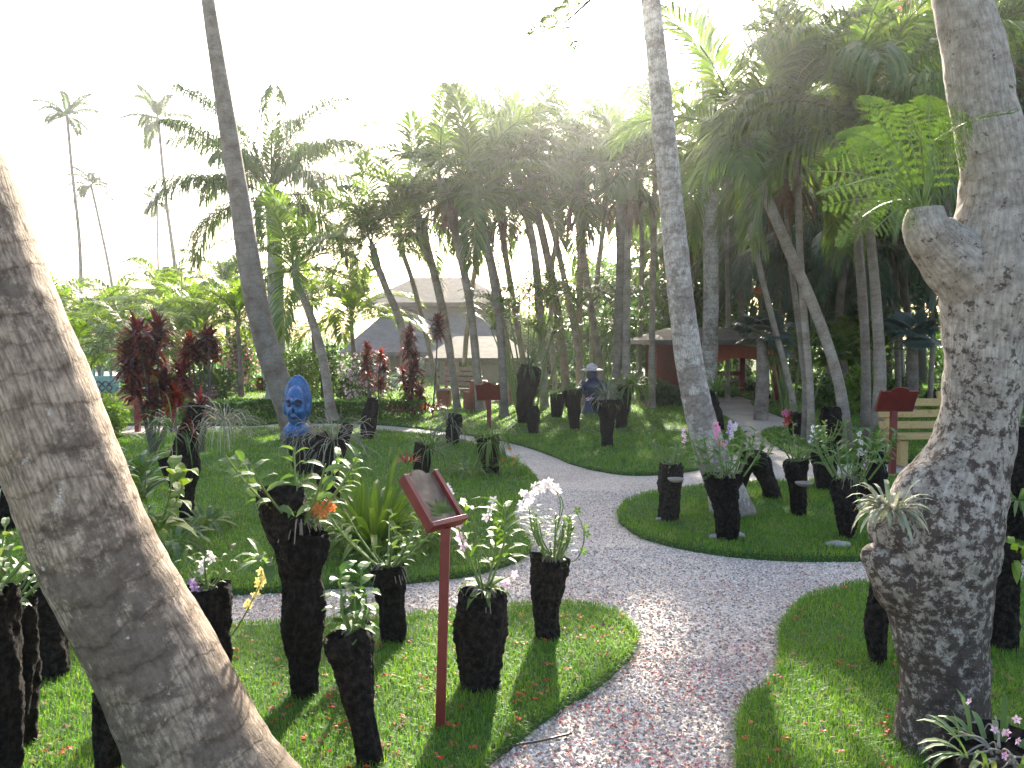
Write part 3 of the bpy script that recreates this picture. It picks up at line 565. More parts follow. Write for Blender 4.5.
def tuft(label, px, py, d, hp, n=60, mat='leaf', W=.012, el=(-.1, 1.4), droop=1.0, prof='strap', nm='strap_plant', cat='plant', spread=.06, group=PG, flowers=None, S=5, curly=0, fold=.2):
    r = np.random.default_rng(int(px*5+py*3)); b = P(px, py, d); h = hp/FL*d; t = thing(nm, label, cat, b, group); mb = MB()
    rosette(mb, b, n, h, W, el, droop, prof, S, r, spread, fold)
    mb.build('leaves', M[mat], t)
    if curly:
        mb = MB()
        for k in range(curly):
            a, z = r.uniform(0, 6.28), r.uniform(-.3, 1); v = Vector((math.cos(a), math.sin(a), z)); v2 = Vector(nrm(r.normal(0, 1, 3))); q = h*r.uniform(.4, .9)
            tube(mb, [b+v*.02, b+v*q*.5+v2*q*.2, b+v*q-Vector((0, 0, q*.25)), b+v*q*1.1-v2*q*.2-Vector((0, 0, q*.5))], [.004, .0035, .003, .0015], 4, 5)
        mb.build('roots', M['root'], t, True)
    if flowers: col, nf, s = flowers; mb = MB(); c = np.array(b)+r.normal(0, h*.25, (nf, 3))+np.array([0, -.05, h*.6]); blossoms(mb, c, s, r, 5); mb.build('blossoms', M[col], t)
    return t
def cordyline(label, px, py0, d, blobs, nm='cordyline', z0=0.0, W=.05, group=None, mats=('red',), LL=.8, cnt=70):
    r = np.random.default_rng(int(px)); f = Vector((X(px, d), d, z0)); t = thing(nm, label, 'red leaved shrub', f, group); ms = MB(); lv = {m: MB() for m in mats}
    if z0: f = P(px, py0, d); 
    for k, (x, y, rp) in enumerate(blobs):
        c = P(x, y, d+r.uniform(-.2, .2)); q = rp/FL*d; tube(ms, [f, f.lerp(c, .5)+Vector((r.uniform(-.05, .05), 0, 0)), c+Vector((0, 0, q*.3))], [.02, .016, .012], 6, 5)
        n = cnt; a = r.uniform(0, 6.28, n); e = r.uniform(-.5, 1.45, n); dr = np.stack([np.cos(a)*np.cos(e), np.sin(a)*np.cos(e), np.sin(e)], 1)
        up = np.stack([-np.sin(e)*np.cos(a), -np.sin(e)*np.sin(a), np.cos(e)], 1)
        strips(lv[mats[k % len(mats)]], np.array(c)+np.array([0, 0, 1])*r.uniform(-.45, .3, (n, 1))*q, dr, up, q*LL*r.uniform(.7, 1.15, n), W, .5, 4, 'lance', .25)
    ms.build('stem', M['branch'], t, True)
    for m in lv: lv[m].build('leaves', M[m], t)
    return t

# ---- near lawn
log('squat thick log standing right of the leaning red sign post on the near lawn', [(481, 686, 38), (480, 660, 44), (481, 630, 50), (483, 605, 52), (484, 591, 48)])
orchid('tall leafy green orchid with pale flowers on the squat log beside the sign', 484, 592, D(686, ZL), 95, 2, 'fern', [([(470, 560), (462, 540), (458, 520)], 'palepink_petal', 4), ([(500, 580), (512, 574)], 'palepink_petal', 2)], .38, .22, 13, 8, 8, lean=.2)
log('narrow flared log at the edge of the near lawn beside the gravel path', [(547, 637, 23), (546, 612, 26), (547, 588, 31), (548, 568, 36), (549, 557, 40)])
orchid('orchid arching a long spray of white flowers from the flared log by the path', 553, 558, D(637, ZL), 50, 7, 'fern', [([(556, 530), (560, 500), (546, 483), (528, 492), (520, 514)], 'white_petal', 20), ([(557, 532), (563, 503), (550, 487), (534, 494), (527, 508)], 'white_petal', 14), ([(575, 560), (584, 535), (576, 510)], 'fern', 4)], .4, .13, 9, 10, 16, fs=.023, lean=.3)
log('bent log with a knobbed top leaning left in front of the sign post', [(372, 762, 26), (366, 735, 25), (359, 700, 30), (354, 665, 40), (350, 640, 50), (346, 630, 46)], extra=[(352, 668, 22), (340, 650, 26), (332, 636, 20)])
orchid('broad leaved young plant sprouting from the bent knobbed log', 354, 634, D(762, ZL), 62, 3, 'leaf', (), .42, .5, 6, 8, 8, lean=.2)
log('tallest log, thick and wavy with a stepped double top on the near lawn', [(304, 695, 24), (303, 665, 30), (302, 630, 40), (304, 600, 42), (300, 575, 36), (303, 550, 44), (306, 530, 40)], d=D(695, ZL), extra=[(300, 585, 34), (292, 550, 36), (284, 520, 42), (281, 500, 46), (281, 489, 44)])
orchid('grey leaved orchid with a long cane on the tallest double topped log', 300, 522, D(695, ZL), 90, 5, 'pale', [([(312, 515), (322, 508), (332, 505)], 'orange_petal', 14)], .30, .3, 7, 14, 24, lean=.8)
tuft('pale round leaved plant clinging to the left side of the tallest log', 268, 560, D(695, ZL), 34, 14, 'pale', .045, (-.2, 1.1), .8, 'oval', spread=.03)
log('slim log behind the sign post at the near edge of the gravel', [(394, 640, 24), (392, 610, 26), (390, 585, 30), (387, 565, 34)])
orchid('bare jointed canes with thin leaves on the slim log behind the sign', 388, 568, D(640, ZL), 75, 7, 'pale', (), .22, .25, 5, 10, 16, nm='cane_orchid', lean=.9)
log('dark log with a violet orchid just right of the big leaning palm trunk', [(211, 668, 34), (209, 640, 40), (208, 610, 44), (206, 585, 44)])
orchid('violet and white orchid hanging over the log beside the leaning palm trunk', 208, 588, D(668, ZL), 40, 3, 'pale', [([(204, 568), (198, 580), (202, 600), (206, 612)], 'violet_petal', 16), ([(206, 566), (212, 556)], 'white_petal', 9)], .4, .3, 5, 8, 12, fs=.022)
orchid('single spotted cane ending in a pale yellow flower cluster left of the tallest log', 216, 655, D(668, ZL), 20, 2, 'pale', [([(232, 634), (250, 606), (262, 580), (262, 570)], 'yellow_petal', 16)], .5, .3, 3, 0, 4, fs=.022, nm='yellow_orchid')
log('log seen between the leaning palm trunk and the gravel at far left', [(52, 675, 32), (50, 650, 34), (47, 620, 36), (45, 590, 38), (44, 575, 36)])
log('thick black log in the lower left corner of the near lawn', [(14, 745, 34), (14, 710, 42), (12, 670, 46), (10, 630, 48), (8, 605, 50)])
log('foremost black log cut by the left edge of the picture', [(-6, 800, 46), (-6, 740, 52), (-8, 680, 54), (-12, 620, 56), (-14, 590, 56)])
orchid('grey canes with broad leaves leaning right from the log in the lower left corner', 6, 606, D(745, ZL), 66, 5, 'leaf', [([(24, 580), (36, 560), (44, 552)], 'white_petal', 2)], .4, .35, 5, 8, 20, nm='cane_orchid', lean=.9)
orchid('thin leaved orchid on the foremost black log at the left edge', -12, 592, D(800, ZL), 70, 5, 'pale', (), .4, .3, 5, 6, 20, lean=.7)
log('thin fibrous log hidden behind the foot of the big leaning palm', [(108, 775, 22), (107, 745, 24), (105, 715, 24), (103, 692, 22)])
# ---- middle lawn
log('dark log behind the leaning palm at the left edge of the middle lawn', [(4, 530, 22), (5, 512, 26), (4, 495, 28), (3, 484, 26)])
tuft('grey tangled plant on the dark log at the left edge of the middle lawn', 4, 486, D(530, ZL), 40, 40, 'grey', .01, (-.3, 1.3), 1.2, curly=10)
log('upright log carrying roots and red foliage on the left of the middle lawn', [(184, 521, 16), (183, 500, 20), (183, 480, 26), (184, 462, 30), (186, 445, 24), (190, 425, 18), (196, 405, 16)], extra=[(182, 490, 14), (172, 470, 18), (168, 457, 20)])
tuft('spidery green plant halfway up the log with red foliage', 176, 432, D(521, ZL), 46, 70, 'leaf', .012, (-.4, 1.4), 1.3, curly=22)
tuft('clump of hanging grey air plants on the right of the log with red foliage', 225, 420, D(521, ZL), 46, 70, 'grey', .009, (-.9, 1.2), 1.6, curly=26, nm='air_plant')
cordyline('dark red ti plant rising from the upright log on the middle lawn', 196, 420, D(521, ZL), [(200, 408, 26), (190, 428, 18)], z0=P(196, 420, D(521, ZL)).z, W=.03, cnt=40, mats=('red', 'redor'))
tuft('pale broad leaved ground orchid at the foot of the log with red foliage', 205, 522, D(530, ZL), 26, 26, 'pale', .05, (-.1, 1.2), .8, 'oval', spread=.08)
tuft('pale broad leaved plant in front of the leaning palm on the middle lawn', 172, 540, D(552, ZL), 34, 26, 'pale', .06, (-.1, 1.2), .8, 'oval', spread=.10)
orchid('large green plant with paired lance leaves just right of the leaning palm', 130, 520, D(575, ZL)-.3, 85, 2, 'leaf', (), .45, .2, 14, 4, 10, lean=.15, nm='leafy_plant', cat='plant')
orchid('plant with yellowing hanging leaves beside the leaning palm on the middle lawn', 156, 528, D(575, ZL)-.3, 72, 2, 'leaf_y', (), .45, .42, 6, 4, 10, lean=.4, nm='leafy_plant', cat='plant')
log('dark log under the blue carved head', [(304, 474, 13), (302, 462, 18), (300, 450, 22), (299, 440, 25), (298, 434, 22)])
tuft('grassy plant hanging from the log under the blue carved head', 300, 440, D(474, ZL)-.15, 34, 60, 'grey', .009, (-.9, 1.0), 1.5, curly=16, nm='air_plant')
log('leaning log wrapped in tangled roots right of the blue carved head', [(332, 502, 16), (328, 480, 22), (323, 460, 28), (318, 442, 26), (316, 434, 22)], extra=[(330, 470, 14), (338, 450, 16), (346, 430, 12), (348, 424, 9)])
tuft('tangle of wiry grey roots and air plants on the log right of the carved head', 334, 440, D(502, ZL), 50, 90, 'grey', .009, (-.9, 1.4), 1.3, curly=50, nm='air_plant')
log('plain bulging log beside the back gravel strip', [(366, 439, 11), (368, 428, 14), (370, 415, 15), (372, 404, 12), (373, 398, 9)])
log('log behind the lime green rosette carrying grassy leaves', [(421, 476, 14), (422, 462, 18), (423, 450, 20), (424, 444, 18)])
tuft('grassy grey green plant on the log behind the lime green rosette', 430, 450, D(476, ZL), 38, 90, 'leaf', .011, (-.5, 1.4), 1.4, curly=12)
log('small log under a windblown tuft next to the back path', [(452, 444, 11), (453, 432, 13), (455, 420, 14), (456, 414, 12)])
tuft('windblown wispy tuft on the small log next to the back path', 450, 424, D(444, ZL), 36, 90, 'grey', .014, (-.4, 1.4), 1.2)
log('log draped with spider plants at the bend of the middle lawn', [(492, 473, 14), (490, 460, 18), (488, 447, 22), (487, 436, 26)])
tuft('spider plants draping the log at the bend of the middle lawn', 489, 442, D(473, ZL)-.1, 30, 140, 'fern', .014, (-1.0, 1.3), 1.5)
tuft('pale variegated leaves at the foot of the log draped with spider plants', 470, 470, D(476, ZL), 18, 30, 'pale', .04, (0, 1.2), .8, 'oval', spread=.1, nm='ground_plant', group=None)
tuft('orange tinged leaves right of the foot of the log draped with spider plants', 508, 466, D(474, ZL), 16, 30, 'leaf_y', .035, (0, 1.2), .8, 'oval', spread=.08, nm='ground_plant', flowers=('orange_petal', 5, .03), group=None)
tuft('big lime green rosette of broad strap leaves in the middle lawn', 374, 538, D(548, ZL), 82, 95, 'leaf_y', .055, (.1, 1.45), .75, spread=.12, nm='bromeliad', cat='bromeliad', fold=.35, group=None)
tuft('orange red bromeliad flowers behind the lime green rosette', 408, 462, D(495, ZL), 12, 26, 'redor', .02, (.1, 1.3), .4, 'lance', nm='bromeliad', cat='bromeliad', group=None)
orchid('pale lilac flower head standing right behind the sign board', 452, 545, D(560, ZL), 30, 1, 'fern', [([(450, 515), (449, 490)], 'violet_petal', 0), ([(449, 500), (448, 486)], 'white_petal', 22)], .4, .2, 5, 0, 4, group=None, fs=.03, nm='lily', cat='flower')
orchid('single small white orchid flower on a thin stalk above the middle lawn', 488, 560, D(570, ZL), 30, 1, 'fern', [([(489, 530), (490, 508), (491, 503)], 'white_petal', 3)], .3, .2, 3, 0, 3, group=None, fs=.035)
# ---- back lawn in front of the grove
log('tall dark log with a bushy head left of the palm grove', [(522, 423, 8), (524, 408, 14), (526, 392, 18), (529, 376, 22), (531, 366, 20)])
tuft('bushy dark plant on the tall log left of the palm grove', 530, 368, D(423, ZL), 22, 80, 'palm_d', .02, (-.6, 1.4), 1.2)
log('short log standing low before the tall bushy headed one', [(534, 434, 9), (533, 424, 12), (533, 414, 13), (533, 406, 11)])
log('short log with a low tuft between two taller ones before the grove', [(556, 417, 10), (557, 405, 12), (557, 394, 13)])
tuft('low tuft on the short log between two taller ones', 557, 392, D(417, ZL), 12, 50, 'leaf', .018, (-.3, 1.3), 1.2)
log('wedge shaped log with a spreading top before the dark statue', [(575, 429, 9), (574, 415, 12), (573, 400, 17), (572, 390, 20)])
tuft('green tuft on the wedge shaped log before the dark statue', 572, 388, D(429, ZL), 13, 50, 'leaf', .018, (-.3, 1.3), 1.2)
log('goblet shaped log with a thin foot in front of the other grove logs', [(607, 446, 11), (607, 432, 12), (607, 418, 15), (607, 408, 26), (607, 399, 30)])
tuft('ball of brownish green leaves on the goblet shaped log', 606, 396, D(446, ZL), 20, 120, 'grey', .018, (-.6, 1.5), 1.0)
log('log right of the goblet shaped one with ferns spilling right', [(621, 428, 11), (622, 412, 13), (624, 398, 15), (625, 385, 15)])
tuft('ferny leaves spilling right from the log beside the goblet shaped one', 632, 384, D(428, ZL), 30, 110, 'palm', .025, (-.5, 1.0), 1.0)
log('far small black log near the pavilion post', [(647, 404, 6), (647, 398, 7), (647, 392, 7)])
log('black forked log standing on the sunlit lawn behind the pavilion arch', [(760, 411, 9), (760, 402, 11), (760, 393, 12)], extra=[(762, 400, 6), (767, 397, 5), (770, 396, 4)])
# ---- right island
log('log with a small clay bowl on its side at the left of the island', [(668, 520, 19), (669, 505, 20), (670, 488, 22), (671, 472, 22), (671, 463, 21)])
orchid('twiggy orchid with pale flowers on the log at the left of the island', 670, 466, D(520, ZL), 34, 5, 'pale', [([(678, 450), (684, 438), (684, 432)], 'palepink_petal', 9)], .3, .25, 5, 8, 14, fs=.021)
log('broad topped log in front of the leaning palm foot on the island', [(727, 538, 22), (727, 520, 24), (725, 500, 28), (723, 485, 34), (723, 475, 40)])
orchid('bushy orchid with purple and white flowers on the broad topped log', 726, 476, D(538, ZL), 50, 9, 'leaf', [([(724, 455), (718, 435), (716, 424)], 'pink_petal', 12), ([(730, 450), (732, 430), (735, 424)], 'white_petal', 10), ([(712, 462), (711, 448)], 'palepink_petal', 12), ([(728, 440), (730, 420)], 'violet_petal', 8)], .3, .3, 7, 8, 34, fs=.021)
log('arched log standing on two slanting legs behind the leaning palm foot', [(774, 498, 16), (769, 485, 16), (764, 473, 18), (760, 462, 20), (750, 458, 16), (742, 459, 14)], extra=[(736, 494, 12), (741, 480, 13), (746, 468, 14), (752, 460, 15)], d=D(498, ZL))
orchid('small green shoots on top of the two legged arched log', 758, 460, D(498, ZL), 26, 3, 'leaf', (), .35, .3, 5, 0, 14)
log('slim log with a clay bowl near the middle of the island', [(799, 515, 14), (798, 498, 15), (797, 482, 19), (796, 468, 24), (795, 460, 23)])
orchid('leafy orchid with small white flowers on the slim log with the bowl', 798, 462, D(515, ZL), 40, 5, 'leaf', [([(808, 450), (812, 436), (813, 428)], 'white_petal', 6)], .3, .25, 6, 4, 14, fs=.021)
log('wide smooth log standing behind on the island before the path', [(825, 489, 15), (825, 472, 21), (825, 455, 24), (825, 441, 24)])
orchid('upright green shoots on the wide smooth log behind', 826, 441, D(489, ZL), 26, 4, 'leaf_y', (), .4, .2, 5, 4, 12)
log('club shaped log bulging upward at the right of the island', [(846, 538, 10), (847, 522, 18), (845, 505, 24), (843, 490, 24), (842, 480, 18)])
orchid('mixed leafy orchids with pale blooms above the club shaped log', 851, 478, D(538, ZL), 56, 9, 'leaf', [([(860, 455), (858, 432)], 'white_petal', 8), ([(866, 470), (862, 452)], 'palepink_petal', 6)], .28, .3, 7, 12, 34, fs=.021)
log('short dark log half hidden behind the club shaped one', [(872, 500, 24), (872, 482, 26), (871, 462, 26), (870, 448, 22)])
tuft('bright green shoots on the short dark log half hidden', 868, 450, D(500, ZL), 34, 60, 'leaf', .02, (-.2, 1.4), .9)
tuft('rosette of striped strap leaves spilling from the burl of the mottled tree', 890, 508, 2.98, 36, 60, 'grey', .016, (-.5, 1.3), 1.0, nm='bromeliad', cat='bromeliad', spread=.04, group=None, curly=26)
log('leaning dark log beside the slender grey palm behind the island', [(716, 430, 16), (713, 415, 18), (709, 400, 17), (706, 392, 14)])
tuft('grassy leaves topping the dark log behind the island', 716, 392, D(430, ZL), 26, 60, 'leaf', .02, (.2, 1.4), .7)
log('dark log behind with red and pink flowers near the far path', [(796, 436, 10), (796, 424, 13), (797, 412, 15)])
orchid('red and pink flowered orchid on the dark log near the far path', 795, 414, D(436, ZL), 16, 4, 'leaf', [([(790, 416), (786, 424)], 'red_petal', 10), ([(788, 412), (785, 414)], 'pink_petal', 6)], .4, .3, 4, 0, 10, fs=.06)
log('dark log among the palm stems behind the wide smooth log', [(832, 450, 16), (832, 434, 18), (831, 418, 20), (830, 408, 18)])
# ---- right foreground
log('slim grey brown log beside the trunk of the mottled tree on the right lawn', [(878, 662, 15), (877, 640, 20), (877, 615, 21), (879, 590, 18), (880, 570, 14)])
log('black log standing right behind the mottled tree', [(1004, 648, 22), (1003, 620, 27), (1001, 590, 30), (1001, 560, 32), (1002, 545, 32)])
tuft('lime strap leaves spreading from the black log right behind the mottled tree', 1012, 560, D(648, ZL), 50, 26, 'leaf_y', .035, (-.1, 1.2), .8, spread=.04)
log('tall dark log at the right edge of the picture behind the tree', [(1020, 540, 30), (1019, 510, 36), (1017, 480, 40), (1016, 450, 36), (1017, 425, 34)])
orchid('red flowered plant with hanging leaves on the tall log at the right edge', 1016, 428, D(540, ZL), 60, 6, 'palm_d', [([(1008, 430), (1009, 434)], 'red_petal', 5)], .35, .3, 6, 10, 30, fs=.04)
tuft('pale leaves at the waist of the tall log at the right edge', 1018, 500, D(540, ZL)-.35, 34, 40, 'pale', .03, (-.6, 1.2), 1.0)
log('low wide log in the bottom right corner below the mottled tree', [(1010, 900, 120), (1008, 850, 130), (1006, 800, 136), (1006, 765, 140), (1006, 752, 136)], d=2.25)
tuft('pink tipped bromeliads covering the low log in the bottom right corner', 1000, 756, 2.22, 50, 44, 'pale', .018, (0, 1.4), .9, spread=.10, nm='bromeliad', cat='bromeliad', curly=18, flowers=('palepink_petal', 12, .012))
# bowls and stones
def bowl(label, px, py, d, wp):
    c = P(px, py, d); s = wp/2/FL*d; t = thing('bowl', label, 'bowl', c, 'shallow clay bowls hung on logs'); mb = MB()
    sphere(mb, c, (s, s*.8, s*.55), 20, 12, lambda V, n: np.where(V[..., 2:3] > .1*s, V*np.array([.86, .86, -.6]), V)); mb.build('bowl', M['bowl'], t, True)
bowl('small clay bowl hung on the log at the left of the island', 676, 478, D(520, ZL)-.2, 17)
bowl('small clay bowl hung on the slim log in the middle of the island', 804, 482, D(515, ZL)-.2, 18)
bowl('pale round bowl hung low beside the club shaped log', 862, 505, D(538, ZL)-.1, 12)
for px, py, wp, l in [(716, 538, 16, 'flat grey stone left of the broad topped log foot'), (738, 536, 14, 'flat grey stone right of the broad topped log foot'), (838, 545, 26, 'flat grey stone slab under the club shaped log'), (486, 686, 34, 'grey stone base under the squat log by the sign'), (249, 486, 14, 'pale stepping stone in the middle lawn'), (663, 520, 16, 'flat grey stone under the log at the left of the island')]:
    d = D(py, ZL); c = P(px, py, d); s = wp/2/FL*d; mb = MB(); sphere(mb, (0, 0, 0), (s, s*.7, .03), 16, 8, lambda V, n: V*(1+.15*pn(n[..., 0:1]*2, n[..., 1:2]*2, n[..., 2:3]*2, px)))
    o = mb.build('stone', M['stone'], None, True); o.location = (c.x, d, ZL+.004); tag(o, l, 'stone', 'flat stones in the grass')
# ---------------------------------------------------------------- the two big foreground trunks
def bigbark(name, dark, mid, light, patch, ring, sc=1.0, ringamt=.6, bump=.7, zone=None, fib_=.8):
    m, t, out = newmat(name); tc = N(t, 'ShaderNodeTexCoord'); L = t.links.new
    def noise(s, det=8, ro=.65, vec='Object', dist=0):
        n = N(t, 'ShaderNodeTexNoise'); n.inputs['Scale'].default_value = s*sc; n.inputs['Detail'].default_value = det; n.inputs['Roughness'].default_value = ro; n.inputs['Distortion'].default_value = dist; L(tc.outputs[vec], n.inputs['Vector']); return n.outputs[0]
    def mixc(a, b, f, bt='MIX'):
        x = N(t, 'ShaderNodeMix', data_type='RGBA', blend_type=bt)
        for i_, v in ((6, a), (7, b)):
            if isinstance(v, tuple): x.inputs[i_].default_value = v+(1,)
            else: L(v, x.inputs[i_])
        if isinstance(f, float): x.inputs[0].default_value = f
        else: L(f, x.inputs[0])
        return x.outputs[2]
    base = ramp(t, noise(7, 8, .7), [(.3, mid), (.7, light)])
    fib = N(t, 'ShaderNodeMapping'); fib.inputs['Scale'].default_value = (60, 9, 1); L(tc.outputs['UV'], fib.inputs[0])
    nf = N(t, 'ShaderNodeTexNoise'); nf.inputs['Scale'].default_value = 1.6; nf.inputs['Detail'].default_value = 5; L(fib.outputs[0], nf.inputs['Vector'])
    col = mixc(base, ramp(t, nf.outputs[0], [(.36, (.42, .39, .36)), (.60, (1.18, 1.16, 1.12))]), fib_, 'MULTIPLY')
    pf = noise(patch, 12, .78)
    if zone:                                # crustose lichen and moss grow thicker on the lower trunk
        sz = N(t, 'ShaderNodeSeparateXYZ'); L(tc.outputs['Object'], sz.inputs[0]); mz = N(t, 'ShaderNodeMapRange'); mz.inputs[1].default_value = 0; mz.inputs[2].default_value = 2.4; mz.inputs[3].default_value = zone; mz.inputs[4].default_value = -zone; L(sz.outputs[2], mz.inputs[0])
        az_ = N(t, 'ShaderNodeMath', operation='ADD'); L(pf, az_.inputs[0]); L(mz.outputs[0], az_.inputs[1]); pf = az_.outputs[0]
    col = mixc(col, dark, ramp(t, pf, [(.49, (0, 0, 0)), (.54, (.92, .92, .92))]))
    col = mixc(col, ramp(t, noise(26, 6, .7), [(.35, (.45, .43, .4)), (.6, (1.1, 1.1, 1.1))]), .7, 'MULTIPLY')
    col = mixc(col, (.55, .54, .50), ramp(t, noise(19, 4, .6), [(.68, (0, 0, 0)), (.73, (.7, .7, .7))]))
    sp = N(t, 'ShaderNodeSeparateXYZ'); L(tc.outputs['UV'], sp.inputs[0])
    w3 = N(t, 'ShaderNodeMath', operation='MULTIPLY'); L(noise(3.5, 5, .6), w3.inputs[0]); w3.inputs[1].default_value = 2.2
    ad = N(t, 'ShaderNodeMath', operation='MULTIPLY_ADD'); ad.inputs[1].default_value = ring; L(sp.outputs[1], ad.inputs[0]); L(w3.outputs[0], ad.inputs[2])
    fr = N(t, 'ShaderNodeMath', operation='FRACT'); L(ad.outputs[0], fr.inputs[0])
    rr = ramp(t, fr.outputs[0], [(0, (.55, .50, .46)), (.09, (.95, .93, .9)), (.5, (1.08, 1.07, 1.05)), (.90, (.95, .93, .9)), (1, (.55, .50, .46))])
    col = mixc(col, rr, ringamt, 'MULTIPLY')
    b = N(t, 'ShaderNodeBsdfPrincipled'); b.inputs['Roughness'].default_value = .85; b.inputs['Specular IOR Level'].default_value = .2
    h1 = N(t, 'ShaderNodeMath', operation='MULTIPLY_ADD'); L(rr, h1.inputs[0]); h1.inputs[1].default_value = ringamt; L(noise(30, 8, .75), h1.inputs[2])
    h2 = N(t, 'ShaderNodeMath', operation='MULTIPLY_ADD'); L(nf.outputs[0], h2.inputs[0]); h2.inputs[1].default_value = .6; L(h1.outputs[0], h2.inputs[2])
    bp = N(t, 'ShaderNodeBump'); bp.inputs['Strength'].default_value = bump; bp.inputs['Distance'].default_value = .012
    L(h2.outputs[0], bp.inputs['Height']); L(bp.outputs[0], b.inputs['Normal']); L(col, b.inputs['Base Color']); L(b.outputs[0], out.inputs[0]); return m
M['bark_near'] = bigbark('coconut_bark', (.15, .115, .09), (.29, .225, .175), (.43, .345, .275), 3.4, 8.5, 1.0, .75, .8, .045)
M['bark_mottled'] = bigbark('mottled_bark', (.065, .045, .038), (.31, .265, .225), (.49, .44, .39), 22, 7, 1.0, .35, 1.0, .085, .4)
M['bark_mid'] = bigbark('leaning_palm_bark', (.24, .20, .175), (.38, .34, .31), (.52, .475, .44), 3, 9, 1.0, .6, .4, None, .5)

d1 = 2.67
t = thing('palm_tree', 'massive leaning coconut trunk with ring scars at the left edge, nearest to the viewer', 'palm tree', (X(300, d1), d1, 0))
pts = [(305, 935, 172), (262, 850, 150), (209, 768, 133), (151, 650, 118), (101, 560, 113), (61, 460, 109), (27, 370, 106), (-20, 250, 102), (-75, 90, 97), (-130, -90, 92), (-190, -320, 86), (-320, -1300, 70)]
q = [P(x, y, d1-.0*k) for k, (x, y, w_) in enumerate(pts)]; mb = MB()
tube(mb, q, [w_/2/FL*d1 for _, _, w_ in pts], 72, 26, lambda l, a, r: .022*pn(l*3, np.cos(a)*1.5, np.sin(a)*1.5, 2)+.006*np.sin((l*8.5+.6*pn(l*2, np.cos(a)*2, np.sin(a)*2))*2*PI)+.006*pn(l*20, 8*np.cos(a), 8*np.sin(a)))
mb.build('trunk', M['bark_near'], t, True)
place_mesh('crown', CR['coco'][0], q[-1], t, 1.1, 0, 'palm')

d2 = 3.2
t = thing('tree', 'thick mottled pale and dark trunk forking at the right edge of the picture', 'tree', (X(940, d2), d2, 0))
pts = [(938, 800, 118), (939, 765, 102), (941, 735, 88), (943, 700, 82), (943, 663, 84), (940, 630, 90), (937, 600, 97), (934, 570, 108), (937, 540, 116), (946, 505, 106), (958, 480, 92), (969, 455, 78), (977, 425, 71), (982, 385, 72), (985, 340, 76), (988, 300, 86), (991, 262, 90), (996, 225, 78), (997, 190, 66), (992, 150, 62), (984, 110, 60), (977, 70, 58), (970, 35, 55), (962, 0, 52), (955, -60, 50), (940, -160, 46)]
q = [P(x, y, d2) for x, y, w_ in pts]; mb = MB()
kn = lambda l, a, r: .05*pn(l*4, np.cos(a)*1.6, np.sin(a)*1.6, 5)+.03*pn(l*11, 3*np.cos(a), 3*np.sin(a), 1)+.012*pn(l*30, 9*np.cos(a), 9*np.sin(a))
tube(mb, q, [w_/2/FL*d2 for _, _, w_ in pts], 64, 10, kn)
rf = [P(930, 745, d2), P(905, 768, d2-.05), P(880, 785, d2-.12)]; tube(mb, rf, [.12, .075, .03], 20, 8, kn)
rf = [P(950, 745, d2), P(985, 772, d2-.05), P(1010, 790, d2-.12)]; tube(mb, rf, [.12, .07, .03], 20, 8, kn)
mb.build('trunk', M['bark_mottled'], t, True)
mb = MB(); tube(mb, [P(935, 575, d2), P(912, 548, d2-.03), P(896, 528, d2-.05), P(886, 512, d2-.06)], [.17, .15, .115, .07], 40, 12, lambda l, a, r: .12*pn(l*7, np.cos(a)*2, np.sin(a)*2, 4)+.05*pn(l*22, 5*np.cos(a), 5*np.sin(a)))
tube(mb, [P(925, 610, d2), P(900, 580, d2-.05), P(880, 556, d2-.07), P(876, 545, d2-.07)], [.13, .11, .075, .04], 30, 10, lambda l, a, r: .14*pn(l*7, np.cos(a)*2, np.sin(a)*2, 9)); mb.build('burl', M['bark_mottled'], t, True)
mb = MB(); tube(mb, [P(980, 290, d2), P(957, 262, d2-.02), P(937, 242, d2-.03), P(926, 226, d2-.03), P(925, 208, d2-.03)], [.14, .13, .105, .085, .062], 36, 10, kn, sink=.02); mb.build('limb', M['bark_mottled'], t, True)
mb = MB(); tube(mb, [q[-2], P(860, -130, d2+.3), P(720, -95, d2+.5), P(640, -45, d2+.6), P(590, 0, d2+.6), P(565, 22, d2+.6), P(545, 31, d2+.6)], [.10, .05, .025, .016, .008, .005, .002], 10, 10)
mb.build('limb', M['branch'], t, True)
def bipinnate(mb, ms, base, dr, L, r, npin=12, pl=.11):
    base = np.array(base); dr = nrm(np.array(dr)); s = nrm(np.cross(dr, [0, 0, 1])); s = nrm(np.cross(dr, nrm(np.array([r.normal(0, .25), -.85, .5])))); up = nrm(np.cross(s, dr)); tt = np.linspace(0, 1, 10)[:, None]; curve = base+dr*L*tt-np.array([0, 0, 1])*L*.28*tt**2
    tube(ms, curve[::3], [.0025]*4, 4, 3, cap=False)
    Pp, Dd, Ll = [], [], []
    for k in range(npin):
        f = .12+.88*k/(npin-1); c = base+dr*L*f-np.array([0, 0, 1])*L*.28*f*f; pw = pl*math.sin(PI*(.18+.74*f))*1.05
        for sg in (-1, 1):
            pd = nrm(s*sg+dr*.45+up*r.uniform(-.05, .15)); nl = 12
            g = np.linspace(.06, 1, nl)[:, None]; pc = c+pd*pw*g-np.array([0, 0, 1])*pw*.15*g**2; ps = nrm(np.cross(pd, up))
            for s2 in (-1, 1): Pp.append(pc); Dd.append(np.repeat((ps*s2+pd*.35)[None], nl, 0)); Ll.append(.0115*np.sin(PI*(.15+.75*g[:, 0])))
    n = sum(map(len, Pp)); strips(mb, np.concatenate(Pp), np.concatenate(Dd), np.broadcast_to(up, (n, 3))+r.normal(0, .2, (n, 3)), np.concatenate(Ll), .0055, .1, 1, 'x')
    return
mb, ms = MB(), MB(); r = np.random.default_rng(5); root = P(922, 212, d2-.03)
